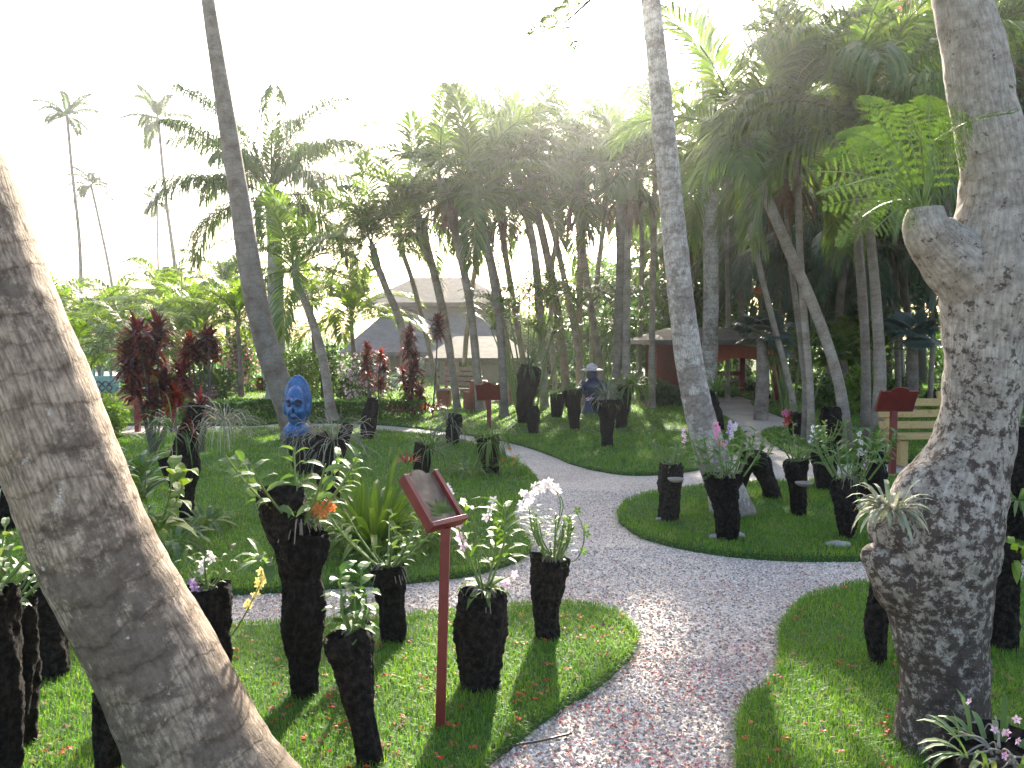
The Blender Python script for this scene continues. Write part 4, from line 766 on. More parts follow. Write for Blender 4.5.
FR = [((926, 200), (962, 95), .05), ((920, 205), (868, 92), -.2), ((920, 200), (900, 82), .15), ((915, 205), (820, 168), -.3), ((915, 205), (830, 205), -.1), ((915, 200), (845, 120), .2), ((918, 205), (850, 185), -.6), ((915, 205), (880, 228), -.2), ((930, 200), (965, 150), -.4), ((925, 190), (915, 120), -.6), ((918, 200), (865, 215), .3), ((935, 140), (1012, 112), -.35), ((890, 170), (826, 150), .1), ((885, 150), (842, 128), .1), ((900, 150), (862, 84), .2), ((930, 150), (928, 84), .1), ((890, 190), (822, 190), .2), ((895, 200), (848, 235), .1), ((940, 150), (968, 120), -.3)]
for (a, b, dd) in FR:
    A = P(a[0], a[1], d2-.05); B = P(b[0], b[1], d2+dd); tube(ms, [root, root.lerp(A, .6), A], [.008, .006, .004], 5, 3); v = B-A
    bipinnate(mb, ms, A, v+Vector((0, 0, v.length*.28)), v.length*1.08, r, 12, .10)
ms2 = MB()
for x, y, e in [(548, 30, (535, 28)), (566, 20, (558, 4)), (556, 28, (545, 14)), (580, 8, (566, -4)), (562, 26, (572, 38))]:
    A = P(x, y, d2+.6); B = P(*e, d2+.6); bipinnate(mb, ms2, A, B-A, max((B-A).length, .09), r, 6, .05)
ms.build('twig', M['stem'], t); ms2.build('twig', M['stem'], t); mb.build('foliage', M['fern'], t)

# ---------------------------------------------------------------- named palms
dm = D(512, ZL)
palm('large pale leaning palm trunk rising from the island behind the broad topped log', [(735, 512, 42), (726, 492, 35), (712, 455, 32), (700, 415, 29), (689, 360, 27), (680, 290, 25), (671, 200, 23), (664, 130, 22), (657, 60, 20), (650, -10, 19), (643, -130, 17), (625, -460, 15)], d=dm, kind='coco', bark='bark_mid', shaft=False, n=28, sc=.9)
palm('straight tall slender palm trunk just right of the large leaning one', [(707, 414, 19), (709, 380, 16), (711, 300, 15), (710, 200, 14), (707, 60, 13), (702, -10, 12), (699, -90, 11), (690, -260, 9)], d=D(414, ZL), kind='coco', bark='bark_mid', shaft=False, n=20)
palm('thin distant palm trunk against the sky above the right hand grove', [(776, 380, 6), (778, 200, 5), (779, 60, 4), (780, -40, 4)], d=34, kind='coco', bark='palmbark', shaft=False)
palm('slim curved coconut palm crossing the picture top, behind the blue carved head', [(300, 440, 34), (290, 412, 26), (268, 350, 23), (252, 280, 22), (238, 190, 19), (222, 90, 16), (208, 0, 13), (200, -70, 12), (176, -330, 10)], d=D(440, ZL), kind='coco', bark='palmbark', shaft=False, n=24)
palm('royal palm with a thick ringed column and plumed crown on the left', [(276, 404, 19), (276, 330, 17), (275, 260, 15), (273, 215, 14), (271, 190, 11)], d=22, kind='royal', sc=.98, bark='royalbark', n=24, mat='palm_far')
palm('small leaning palm with a full green crown right of the royal palm', [(333, 420, 13), (330, 405, 10), (322, 355, 9), (309, 312, 8), (297, 284, 7), (294, 268, 6)], d=D(420, ZL), sc=1.0, n=14)
palm('leaning palm in front of the grey roof left of the grove', [(410, 406, 9), (402, 330, 8), (386, 288, 7), (376, 262, 7), (372, 245, 6)], d=19, sc=1.05)
g1 = 'thin distant coconut palms against the bright sky'
palm('tallest thin coconut palm at the far left of the sky', [(82, 345, 5), (80, 250, 3.4), (72, 170, 3), (67, 115, 3)], d=60, kind='coco', sc=.9, mat='palm_far', shaft=False, group=g1)
palm('short bent thin coconut palm second from the left in the sky', [(122, 340, 5), (112, 285, 3), (100, 225, 2.6), (91, 185, 2.5)], d=65, kind='coco', sc=.8, mat='palm_far', shaft=False, group=g1)
palm('faint small thin coconut palm beside the right one of the distant row', [(160, 330, 2.6), (158, 260, 2.2), (157, 202, 2)], d=85, kind='coco', sc=.85, mat='palm_far', shaft=False, group=g1)
palm('thin coconut palm with upright yellow green fronds at the right of the distant row', [(180, 340, 5), (175, 270, 4), (166, 200, 3.2), (158, 118, 3)], d=55, kind='coco', sc=.95, mat='palm_far', shaft=False, group=g1)
# the grove in the middle
g2_ = 'slender palms of the middle grove'
for a in [
 ('outermost left palm of the middle grove, leaning left behind the red leaved shrub', [(458, 402, 7), (448, 340), (437, 285), (424, 238), (418, 215)], 19, 1.1, 8),
 ('middle grove palm behind the bench end, bending left', [(481, 402, 9), (472, 320), (462, 262), (448, 205), (440, 180)], 18.5, 1.2, 8),
 ('middle grove palm right of the dark red sign post with a pale trunk', [(504, 416, 9), (501, 340, 8), (493, 278), (482, 225), (476, 190)], None, 1.15, 8),
 ('low crowned thin palm between the pale grove trunks', [(512, 404, 6), (505, 330), (492, 262), (478, 222), (470, 205)], 20.5, 1.1, 6),
 ('middle grove palm behind the tall bushy log with a high tufted crown', [(545, 408, 8), (541, 330), (534, 250), (520, 190), (512, 158)], None, 1.15, 8),
 ('thin palm leaning left just behind the tall bushy log', [(530, 404, 6), (520, 340), (508, 270), (500, 220), (497, 195)], 20, 1.15, 6),
 ('middle grove palm whose foot stands behind the short tufted log', [(568, 404, 8), (560, 330), (549, 265), (536, 205), (530, 170)], None, 1.2, 8),
 ('straight grove palm behind the wedge shaped log', [(581, 402, 8), (579, 340), (581, 240), (583, 200), (583, 175)], 21, 1.15, 7),
 ('thin palm leaning strongly left across the grove above the short tufted log', [(586, 404, 6), (576, 339), (558, 250), (548, 215), (544, 195)], 20, 1.0, 6),
 ('grove palm leaning left behind the dark statue', [(606, 404, 8), (599, 363), (588, 290), (580, 230), (574, 190)], 20.5, 1.15, 7),
 ('dark double trunked palm rising behind the goblet shaped log', [(614, 410, 9), (617, 360), (620, 290), (621, 215), (622, 175)], None, 1.15, 9),
 ('brown grove palm just right of the dark double trunk', [(627, 408, 8), (626, 340), (627, 250), (632, 200), (634, 175)], 18.8, 1.05, 8),
 ('thin straight palm at the right end of the middle grove beside the pavilion', [(652, 408, 8), (652, 330, 6), (654, 220, 5.5), (655, 160, 5), (652, 140, 4)], None, 1.05, 6),
 ('back row grove palm seen left of the dark statue, thin and pale', [(594, 394, 5), (592, 330), (600, 255), (606, 205), (608, 180)], 25, 1.35, 5),
 ('back row grove palm with a yellowish crown between the grove trunks', [(556, 394, 5), (551, 330), (552, 270), (558, 232), (562, 214)], 25, 1.3, 5),
 ('back row grove palm behind the left grove crowns', [(462, 394, 5), (468, 320), (480, 240), (494, 180), (500, 160)], 24, 1.45, 5),
 ('leftmost back row palm of the grove with a low drooping crown', [(440, 394, 5), (425, 330), (412, 280), (402, 250), (400, 230)], 23, 1.3, 5),
 ('back row grove palm near the large leaning trunk', [(640, 396, 5), (640, 330), (642, 250), (640, 200), (640, 172)], 24, 1.3, 5),
]:
    lab, pts, d, sc, w_ = a; palm(lab, pts, d, w_, 'adonidia', sc*1.08, 'palm', 'palmbark', g2_, husk=(npalm % 2 == 0))
# the right grove
g3 = 'palms of the shaded right hand grove'
for lab, pts, d, sc, w_, kd, mt in [
 ('thin palm right of the tall slender trunk, leaning right down to the red flowered log', [(797, 420, 7), (790, 387), (770, 310), (754, 242), (748, 195), (746, 165)], None, .95, 6, 'adonidia', 'palm'),
 ('straight thin palm right of the one by the red flowered log', [(806, 440, 7), (805, 387), (798, 320), (791, 265), (786, 200), (783, 150)], None, 1.1, 6, 'adonidia', 'palm'),
 ('upright pale palm behind the wide smooth log', [(813, 444, 8), (810, 387), (803, 300), (799, 230), (798, 160), (798, 110)], None, 1.1, 7, 'adonidia', 'palm'),
 ('stout diagonal palm crossing the right grove from upper left', [(850, 446, 13), (839, 384), (818, 318), (791, 255), (768, 201), (752, 165), (745, 140)], None, 1.15, 11, 'adonidia', 'palm'),
 ('left one of the two pale palms behind the right sign', [(867, 446, 11), (866, 380), (864, 320), (858, 240), (852, 150), (850, 105)], None, 1.1, 9, 'adonidia', 'palm'),
 ('right one of the two pale palms behind the right sign, curving up left', [(878, 450, 15), (880, 377, 12), (876, 300, 10), (870, 231, 9), (864, 160, 8), (862, 120, 8)], None, 1.15, 9, 'hang', 'palm'),
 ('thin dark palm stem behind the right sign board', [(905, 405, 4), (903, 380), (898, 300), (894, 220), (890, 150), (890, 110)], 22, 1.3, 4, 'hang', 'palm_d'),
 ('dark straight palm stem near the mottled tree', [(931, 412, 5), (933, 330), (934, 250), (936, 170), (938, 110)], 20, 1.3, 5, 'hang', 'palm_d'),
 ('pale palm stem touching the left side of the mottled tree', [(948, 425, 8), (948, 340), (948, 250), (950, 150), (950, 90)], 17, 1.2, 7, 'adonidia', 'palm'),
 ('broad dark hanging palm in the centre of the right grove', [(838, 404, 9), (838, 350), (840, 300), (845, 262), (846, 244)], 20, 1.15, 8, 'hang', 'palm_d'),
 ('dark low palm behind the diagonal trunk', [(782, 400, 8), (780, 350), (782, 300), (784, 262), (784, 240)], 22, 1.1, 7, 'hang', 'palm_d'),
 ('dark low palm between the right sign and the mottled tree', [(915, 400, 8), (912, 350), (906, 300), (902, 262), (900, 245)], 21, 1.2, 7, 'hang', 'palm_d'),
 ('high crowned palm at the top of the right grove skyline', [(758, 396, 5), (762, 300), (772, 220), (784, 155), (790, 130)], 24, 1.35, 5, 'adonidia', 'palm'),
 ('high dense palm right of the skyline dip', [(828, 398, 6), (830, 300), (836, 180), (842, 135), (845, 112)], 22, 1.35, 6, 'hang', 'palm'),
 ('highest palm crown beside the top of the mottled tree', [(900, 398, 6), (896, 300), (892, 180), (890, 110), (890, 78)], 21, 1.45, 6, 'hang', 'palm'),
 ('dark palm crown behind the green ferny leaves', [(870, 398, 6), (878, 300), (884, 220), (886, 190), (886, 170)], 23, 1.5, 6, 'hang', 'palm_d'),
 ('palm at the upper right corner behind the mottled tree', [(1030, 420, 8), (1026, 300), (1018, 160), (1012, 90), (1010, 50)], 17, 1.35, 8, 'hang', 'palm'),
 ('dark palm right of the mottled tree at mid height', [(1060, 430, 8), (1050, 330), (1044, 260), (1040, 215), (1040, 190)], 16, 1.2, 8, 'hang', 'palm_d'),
 ('palm crown behind the tall slender trunk at the grove edge', [(728, 398, 5), (728, 300), (726, 200), (728, 175), (730, 152)], 23, 1.2, 5, 'adonidia', 'palm'),
 ('back palm filling the gap above the pavilion roof', [(690, 394, 5), (690, 330), (692, 270), (694, 235), (694, 215)], 27, 1.5, 5, 'hang', 'palm'),
 ('back palm with drooping fronds above the pavilion arch', [(745, 394, 5), (742, 330), (740, 290), (738, 260), (738, 245)], 26, 1.3, 5, 'hang', 'palm_d'),
]:
    palm(lab, pts, d, w_, kd, sc*1.08, mt, 'palmbark', g3, husk=(npalm % 3 == 0), shaft=kd == 'adonidia')
# low yellow green palms on the left
g4 = 'low yellow green palms behind the left lawn'
for lab, px, py, d, sc, mt in [
 ('yellow green low palm nearest the leaning palm trunk on the left', 76, 345, 22, 1.0, 'palm_y'), ('low palm above the far left rail fence', 98, 330, 26, 1.1, 'palm_y'),
 ('low lime palm left of the royal palm column', 206, 322, 24, 1.15, 'palm_y'), ('low lime palm behind the red ti plants', 178, 330, 27, 1.2, 'palm_y'),
 ('lime palm partly behind the curved coconut trunk', 238, 318, 23, 1.05, 'palm_y'), ('glowing yellow palm behind the small leaning palm', 352, 318, 23, 1.15, 'palm_y'),
 ('low green palm tucked behind the far left yellow palm', 118, 318, 32, 1.2, 'palm'), ('small yellow palm with a pale stem left of the lattice wall', 150, 345, 25, .8, 'palm_y'),
 ('low lime palm between the royal palm column and the grey roof', 312, 300, 26, 1.1, 'palm_y'), ('wide lime palm right of the far left yellow palm', 134, 352, 20, 1.0, 'palm_y'), ('green low palm behind the tall burgundy ti plant', 164, 300, 36, 1.5, 'palm'), ('far green palm left of the curved coconut trunk', 226, 290, 34, 1.3, 'palm'), ('far lime palm at the left end of the row', 56, 320, 30, 1.3, 'palm_y')]:
    palm(lab, [(px+3, 404, 6), (px+2, py+40, 5), (px, py+15, 4), (px, py, 3)], d, 5, 'areca', sc, mt, 'palmbark_w', g4, shaft=False)
# fan palm and multi stem clump
def fanpalm(label, px, py, d, rpx, mat, nleaf=16, foot=400):
    r = np.random.default_rng(int(px)); c = P(px, py, d); t = thing('fan_palm', label, 'fan palm', (c.x, d, 0)); mb = MB(); tube(mb, [(c.x, d, -.05), (c.x+.03, d, c.z*.5), c], [.16, .13, .11], 12, 5); mb.build('trunk', M['palmbark_w'], t, True); mb = MB(); R_ = rpx/FL*d
    for k in range(nleaf):
        az, el = k*2.4, r.uniform(-.5, 1.2); v = np.array([math.cos(az)*math.cos(el), math.sin(az)*math.cos(el), math.sin(el)]); h = np.array(c)+v*R_*.45-np.array([0, 0, R_*.05])
        s = nrm(np.cross(v, [0, 0, 1])); n = 34; a = np.linspace(-1.9, 1.9, n)[:, None]; dr = v*np.cos(a)+s*np.sin(a); up = np.cross(s, v)
        tube(mb, [c, h], [.012, .008], 4, 2, cap=False); strips(mb, np.repeat(h[None], n, 0), dr+up*.15, up, R_*.62*r.uniform(.9, 1.05, n), .055, .7, 4, 'strap')
    mb.build('crown', M[mat], t); return t
fanpalm('bluish fan palm spreading over the right end of the red pavilion arch', 762, 335, 17, 36, 'palm_b')
fanpalm('dark blue fan palm low between the grove stems and the mottled tree', 912, 335, 18, 34, 'palm_b')
fanpalm('fan palm with pale tips behind the two pale palms', 842, 352, 19, 30, 'palm')
def clump(label, px, d, hp, n, mat, spread, lean, L=.5):
    r = np.random.default_rng(int(px)); c = Vector((X(px, d), d, 0)); t = thing('clumping_palm', label, 'clumping palm', c); ms, ml = MB(), MB(); h = hp/FL*d
    for k in range(n):
        a = r.uniform(0, 6.28); v = Vector((math.cos(a), math.sin(a), 0)); f = c+v*spread*r.random(); e = f+v*lean*h*r.uniform(.3, 1)+Vector((0, 0, h*r.uniform(.6, 1)))
        tube(ms, [f, f.lerp(e, .5)+Vector((0, 0, .05*h)), e], [.025, .02, .012], 6, 4)
        for j in range(4): frond(ml, r.uniform(0, 6.28), r.uniform(.5, 1.3), L*h*r.uniform(.7, 1), 1.2, 16, .3*h*L, .03, .7, .3, r=r, base=e, S=2)
    ms.build('stem', M['stem'], t, True); ml.build('crown', M[mat], t)
clump('clump of fanning bamboo like palm stems in the middle of the grove', 527, 18.3, 125, 16, 'palm', .35, .32, .4)
clump('second clump of thin green stems behind the dark statue', 598, 21, 110, 12, 'leaf', .5, .3, .4)
clump('green cane clump at the foot of the right grove', 792, 19, 70, 14, 'leaf', .5, .3, .5)
clump('cane clump behind the two pale palms', 850, 20, 80, 14, 'palm_y', .5, .3, .5)

# ---------------------------------------------------------------- background trees, shrubs, hedge
for a in [
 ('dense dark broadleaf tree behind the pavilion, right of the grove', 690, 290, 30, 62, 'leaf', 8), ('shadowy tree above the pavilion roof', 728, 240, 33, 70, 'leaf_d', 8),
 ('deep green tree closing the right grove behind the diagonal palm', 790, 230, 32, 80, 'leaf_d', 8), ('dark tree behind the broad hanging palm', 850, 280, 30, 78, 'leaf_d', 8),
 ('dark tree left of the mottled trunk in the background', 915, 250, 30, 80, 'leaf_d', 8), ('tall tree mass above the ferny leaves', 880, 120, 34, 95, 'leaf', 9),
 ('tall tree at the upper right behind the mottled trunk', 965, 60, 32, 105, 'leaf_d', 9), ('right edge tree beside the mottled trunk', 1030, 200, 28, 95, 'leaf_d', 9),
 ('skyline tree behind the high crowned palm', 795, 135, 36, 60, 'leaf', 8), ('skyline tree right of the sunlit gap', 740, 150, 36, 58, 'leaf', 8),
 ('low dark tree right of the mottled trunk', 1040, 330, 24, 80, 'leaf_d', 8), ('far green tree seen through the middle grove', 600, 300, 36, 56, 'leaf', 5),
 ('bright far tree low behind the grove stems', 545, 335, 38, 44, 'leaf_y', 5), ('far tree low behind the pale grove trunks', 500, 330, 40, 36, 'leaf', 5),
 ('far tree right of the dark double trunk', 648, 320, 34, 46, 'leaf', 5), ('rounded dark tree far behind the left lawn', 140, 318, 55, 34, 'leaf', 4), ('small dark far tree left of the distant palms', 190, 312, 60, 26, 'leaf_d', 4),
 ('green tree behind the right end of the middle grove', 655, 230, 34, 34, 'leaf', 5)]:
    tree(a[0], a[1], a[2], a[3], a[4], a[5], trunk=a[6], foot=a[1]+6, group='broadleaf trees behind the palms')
tree('flame tree carrying orange red blossom at the skyline', 868, 60, 33, 62, 'leaf', name='flame_tree', trunk=8, foot=860)
mb = MB(); r = np.random.default_rng(77); c0 = []
for x, y, s_, n_ in [(862, 22, 14, 60), (880, 12, 14, 60), (838, 38, 10, 40), (900, 5, 12, 40), (795, 62, 5, 12), (742, 64, 6, 12)]:
    c0 += [np.array(P(x+r.normal(0, s_*.6), y+r.normal(0, s_*.35), 31.5+r.normal(0, .6))) for _ in range(n_)]
blossoms(mb, np.array(c0), .17, r, 4); fl = bpy.data.objects['flame_tree']; mb.build('blossoms', M['orange_petal'], fl)
tree('shrub with orange leaves glowing behind the thin right grove palms', 768, 290, 24, 15, 'orange_petal', name='croton', cat='shrub', trunk=3, foot=768, fine=True)
bl = [
 ('row bush left of the lattice wall', 215, 368, 24, 46, 'leaf'), ('light green bush right of the royal palm column', 300, 350, 19.5, 44, 'leaf_y'), ('leafy bush behind the small leaning palm', 322, 345, 21, 40, 'leaf'),
 ('dark bush behind the far bench', 512, 372, 22, 34, 'leaf_d'), ('yellow flowered bush behind the far bench', 468, 366, 24, 24, 'leaf'), ('round fern bush right of the goblet log', 656, 378, 20, 40, 'leaf_d'),
 ('dark bush under the pavilion wall', 676, 388, 20.5, 40, 'leaf_d'), ('bush at the foot of the arch', 722, 384, 24, 44, 'leaf'), ('yellow lit bush behind the diagonal palm', 862, 362, 18, 42, 'leaf_y'),
 ('green undergrowth bush behind the stout diagonal palm', 820, 372, 19, 50, 'leaf'), ('bush behind the right sign', 900, 376, 22, 50, 'leaf'), ('bush beside the slender grey palm', 742, 380, 26, 40, 'leaf_d'),
 ('low dark bush left of the mottled trunk', 948, 388, 22, 44, 'leaf_d'), ('lime shrub behind the left rail fence', 112, 396, 13.5, 34, 'leaf_y'), ('bush at far left behind the leaning palm', 40, 360, 20, 50, 'leaf_y'),
 ('dark bush in the shade of the small leaning palm', 350, 372, 22, 34, 'leaf_d'), ('far bush right of the dark statue', 610, 376, 26, 36, 'leaf_y'), ('far bush left of the dark statue', 556, 376, 26, 40, 'leaf'),
 ('right edge undergrowth bush behind the tall dark log', 1030, 370, 14, 70, 'leaf_d'), ('second right edge bush near the mottled tree', 1000, 400, 16, 40, 'leaf_d'),
 ('bright undergrowth behind the small bushy head log', 530, 380, 24, 30, 'leaf_y'), ('leafy bush under the low palms behind the red ti plant', 180, 372, 22, 60, 'leaf'), ('bush behind the rail fence post', 140, 372, 24, 40, 'leaf')]
for b_ in bl: bush(b_[0], b_[1], b_[2], b_[3], b_[4], b_[5], group='shrubs around the lawns')
bush('bougainvillea with hot pink bracts behind the curved coconut trunk', 240, 322, 25, 44, 'leaf', name='bougainvillea', flowers=('pink_petal', 260))
bush('pale pink flowering shrub behind the small leaning palm', 366, 352, 19, 50, 'leaf', name='flowering_shrub', flowers=('palepink_petal', 420))
bush('pink flowering shrub far left by the fence', 70, 372, 22, 34, 'leaf', name='flowering_shrub', flowers=('pink_petal', 120))
bush('magenta shrub left of the curved coconut foot', 205, 384, 19, 40, 'leaf_d', name='flowering_shrub', flowers=('pink_petal', 120))
# clipped hedge
t = thing('hedge', 'low clipped hedge lit on top behind the blue carved head', 'hedge', (X(300, 17), 17, 0)); r = np.random.default_rng(3); mb = MB()
n = 16000; hx = r.uniform(X(185, 17), X(425, 17), n); hz = r.uniform(0, 1, n)**.6; hy = 17+.2*(hx-X(300, 17))*.3+r.uniform(-.45, .45, n)
k = r.random(n) < .45; hz[k] = 1-.06*r.random(k.sum()); k2 = ~k & (r.random(n) < .7); hy[k2] = 17+.06*(hx[k2]-X(300, 17))-.45+.08*r.random(k2.sum())
hh = .40+.05*pn(hx*1.3, hy*2); strips(mb, np.stack([hx, hy, hz*hh], 1), r.normal(0, 1, (n, 3))+np.array([0, -.2, .5]), r.normal(0, 1, (n, 3)), .06, .035, .3, 2, 'oval'); mb.build('foliage', M['leaf'], t)
mb = MB()
for k in range(34): x = X(190, 17)+(X(420, 17)-X(190, 17))*k/33; tube(mb, [(x, 17, -.03), (x+.02, 17, .2), (x-.03, 17.05, .36)], [.014, .01, .006], 5, 2)
mb.build('stem', M['branch'], t)
# red leaved shrubs
gr = 'red leaved ti plants'
cordyline('tall dense burgundy ti plant left of the curved coconut trunk', 150, 432, 11.5, [(138, 340, 34), (158, 335, 30), (148, 365, 34), (135, 385, 30), (165, 388, 30), (178, 400, 24), (152, 405, 24), (128, 362, 30), (150, 350, 36), (182, 380, 28)], W=.075, group=gr, mats=('red', 'red', 'redor'), cnt=85)
cordyline('red ti plant with orange tips right of the tall burgundy one', 200, 432, 11.8, [(190, 346, 20), (204, 344, 22), (214, 352, 18), (198, 356, 18), (188, 352, 20), (210, 340, 20)], W=.07, group=gr, mats=('redor', 'red'), cnt=70)
cordyline('slim red ti plant with a yellow top left of the far burgundy bush', 368, 400, 17, [(367, 350, 12), (366, 364, 13), (368, 378, 13)], W=.06, group=gr, mats=('redor', 'red'), cnt=60)
cordyline('small red ti plant touching the slim one with the yellow top', 380, 400, 17.3, [(381, 356, 11), (384, 370, 12), (380, 384, 12)], W=.06, group=gr, mats=('redor', 'red'), cnt=60)
cordyline('far burgundy ti bush with stacked tufts left of the far bench', 412, 404, 17, [(410, 336, 15), (408, 350, 17), (415, 365, 19), (412, 380, 20), (404, 378, 17), (420, 392, 16), (408, 398, 18)], W=.06, group=gr, mats=('red',), cnt=90)
cordyline('single round burgundy tuft on a bare bent stem above the far bench', 432, 400, 17, [(438, 328, 20)], W=.06, group=gr, mats=('red',), cnt=110)
tuft('dark purple ground plants under the far burgundy bush', 415, 408, 16.6, 10, 120, 'red', .04, (-.2, 1.3), .8, spread=.5, nm='ground_plant', group=None)
tuft('yellow leaved plant at the foot of the far burgundy bush', 396, 400, 16.8, 14, 30, 'leaf_y', .05, (.1, 1.2), .8, 'oval', spread=.2, nm='ground_plant', group=None)
# far wood that closes the horizon
r = np.random.default_rng(9); mb = MB(); bl = []
for k in range(150):
    px = -350+1750*k/149; d = r.uniform(58, 78); top = 318+8*math.sin(k*.7)
    if px > 640: top = 300-min(1, (px-640)/110)*185+10*math.sin(k)
    if px > 860: top -= 50
    if 430 < px < 640: top = 306
    z = P(px, top, d).z
    for j in range(max(1, int(z/3.2))): bl.append((X(px, d)+r.normal(0, .8), d+r.normal(0, 1.5), (j+.5)*z/max(1, int(z/3.2)), 2.4, 2.0, 2.1))
leaf_cloud(mb, bl, 90000, .6, r, 1, .4); tag(mb.build('woodland', M['leaf_d']), 'continuous far woodland closing the horizon behind the garden', 'woodland', None, 'stuff')

mb = MB(); bl = []
for k in range(110):
    px = -60+1180*k/109; d = r.uniform(31, 40) if px > 540 else r.uniform(44, 52); z = r.uniform(1.0, 2.2) if px < 540 else r.uniform(1.8, 3.6)
    if 745 < px < 785 or 900 < px < 925: continue
    bl.append((X(px, d), d, z*.5, r.uniform(.8, 1.5), .9, z*.55))
leaf_cloud(mb, bl, 30000, .28, r, 2, .4); tag(mb.build('undergrowth', M['leaf']), 'dense low undergrowth filling the back of the garden under the palms', 'undergrowth', None, 'stuff')

# ---------------------------------------------------------------- signs
GS = 'dark red plant information signs'
def sign(label, px, py, d, wpx, bw, bh, tilt, rz, zt, face=True):
    f = Vector((X(px, d), d, 0)); t = thing('garden_sign', label, 'sign', f, GS); s = wpx/FL*d
    mb = MB(); box(mb, (f.x, f.y, zt/2-.02), (s, s, zt+.04)); mb.build('post', M['redpaint'], t)
    Mx = np.array((Euler((0, 0, rz)).to_matrix() @ Euler((tilt, 0, 0)).to_matrix())); top = np.array((f.x, f.y, zt))
    def put(m_, nm, mat, par, sm=False):
        m_.v = [v @ Mx.T + top for v in m_.v]; return m_.build(nm, M[mat], par, sm)
    a = np.linspace(0, PI, 13); arc = [(math.cos(q)*bw*.24, bh+math.sin(q)*bw*.13) for q in a]
    pl = [(-bw/2, 0), (bw/2, 0), (bw/2, bh)]+arc+[(-bw/2, bh)]
    mb = MB(); prism(mb, pl, 'y', -.008, .010); bd = put(mb, 'board', 'redpaint', t)
    if face:
        mb = MB(); ins = .84; prism(mb, [(x*ins, .025+y*.9) for x, y in pl], 'y', .0135, .0155); put(mb, 'picture_panel', 'panel', bd)
        mb = MB(); r = np.random.default_rng(4); n = 9; a2 = np.linspace(.1, 3.0, n); strips(mb, np.repeat([[-bw*.08, .0185, bh*.22]], n, 0), np.stack([np.cos(a2), 0*a2, np.sin(a2)], 1), (0, 1, 0), bh*.34*r.uniform(.6, 1.1, n), bh*.08, 0, 4, 'lance'); put(mb, 'picture_leaf', 'leaf_y', bd)
    for nm, c, sz in [('side_rail', (-bw/2+.008, .012, bh/2), (.022, .045, bh)), ('side_rail', (bw/2-.008, .012, bh/2), (.022, .045, bh)), ('ledge', (0, .016, .008), (bw+.012, .055, .022))]:
        mb = MB(); box(mb, c, sz); put(mb, nm, 'redpaint', t)
    return t
mp, t_, out_ = newmat('faded_print'); tc_ = N(t_, 'ShaderNodeTexCoord'); n_ = N(t_, 'ShaderNodeTexNoise'); n_.inputs['Scale'].default_value = 14; n_.inputs['Detail'].default_value = 7; t_.links.new(tc_.outputs['Object'], n_.inputs['Vector'])
c_ = ramp(t_, n_.outputs[0], [(.3, (.05, .03, .02)), (.45, (.11, .07, .045)), (.58, (.16, .11, .07)), (.7, (.26, .20, .13))]); b_ = N(t_, 'ShaderNodeBsdfPrincipled'); b_.inputs['Roughness'].default_value = .6
t_.links.new(c_, b_.inputs['Base Color']); t_.links.new(b_.outputs[0], out_.inputs[0]); M['panel'] = mp
ds = D(728, ZL)
zt = P(447, 527, ds).z
sign('leaning dark red sign post with a faded plant picture, nearest in the garden', 438, 728, ds, 9.5, .205, .26, R(42), R(-127), zt)
o = bpy.data.objects['garden_sign']; o.rotation_euler = (0, R(1.8), 0)
mb = MB(); sphere(mb, P(430, 516, ds+.06), (.022, .022, .03), 12, 8); mb.build('lamp', M['black'], o, True)
sign('dark red sign seen from behind in front of the far bench', 489, 428, D(428, ZL), 4.5, .44, .34, R(32), R(-8), P(489, 400, D(428, ZL)).z, False)
sign('red sign board seen from behind beside the slatted bench at right', 895, 476, D(470, ZL), 5.5, .46, .30, R(30), R(0), P(895, 411, D(470, ZL)).z, False)

# ---------------------------------------------------------------- benches, fences
def bench(label, px, py, d, W, rz, slat, leg, zs=.44, back=4, hb=.50, legw=.28):
    f = Vector((X(px, d), d, 0)); t = thing('garden_bench', label, 'bench', f); Mx = np.array(Euler((0, 0, rz)).to_matrix()); o = np.array((f.x, f.y, ZL))
    def put(m_, nm, mat): m_.v = [v @ Mx.T + o for v in m_.v]; m_.build(nm, M[mat], t)
    for k in range(3): mb = MB(); box(mb, (0, -.18+.15*k, zs), (W, .125, .045)); put(mb, 'seat_slat', slat)
    for k in range(back): mb = MB(); box(mb, (0, .24+.03*k, zs+.12+hb/back*k), (W, .04, hb/back*.68), rx=R(-12)); put(mb, 'back_slat', slat)
    for s in (-1, 1):
        mb = MB(); box(mb, (s*W*.38, .0, zs/2-.03), (legw, .36, zs-.02)); put(mb, 'leg', leg)
        mb = MB(); box(mb, (s*W*.38, .29, zs+hb/2), (.07, .05, hb+.25), rx=R(-12)); put(mb, 'back_post', leg if slat != 'wood' else slat)
    return t
bench('grey slatted bench with clay block legs left of the dark red sign', 460, 408, 19.6, 1.05, R(-8), 'woodgrey', 'block', back=4)
mb = MB(); d = 19.2; c = P(479, 395, d); box(mb, (c.x, d, .34), (.42, .5, .78)); box(mb, (c.x-.28, d-.1, .22), (.16, .4, .5)); o = mb.build('block', M['block']); o.data.name = 'block'; tag(o, 'reddish brown square block pillar at the right end of the far bench', 'pillar')
o.location = (0, 0, 0)
bench('pale wooden slatted bench half hidden by the mottled tree', 928, 466, D(462, ZL), 1.05, R(4), 'wood', 'wood', zs=.36, back=3, hb=.46, legw=.10)
d = 14.8; t = thing('rail_fence', 'rail fence with a red post and weathered top rails behind the leaning palm', 'fence', (X(136, d), d, 0))
for x in (90, 136, 172):
    mb = MB(); box(mb, (X(x, d), d, .30), (.085, .085, .72)); mb.build('post', M['redpaint'], t)
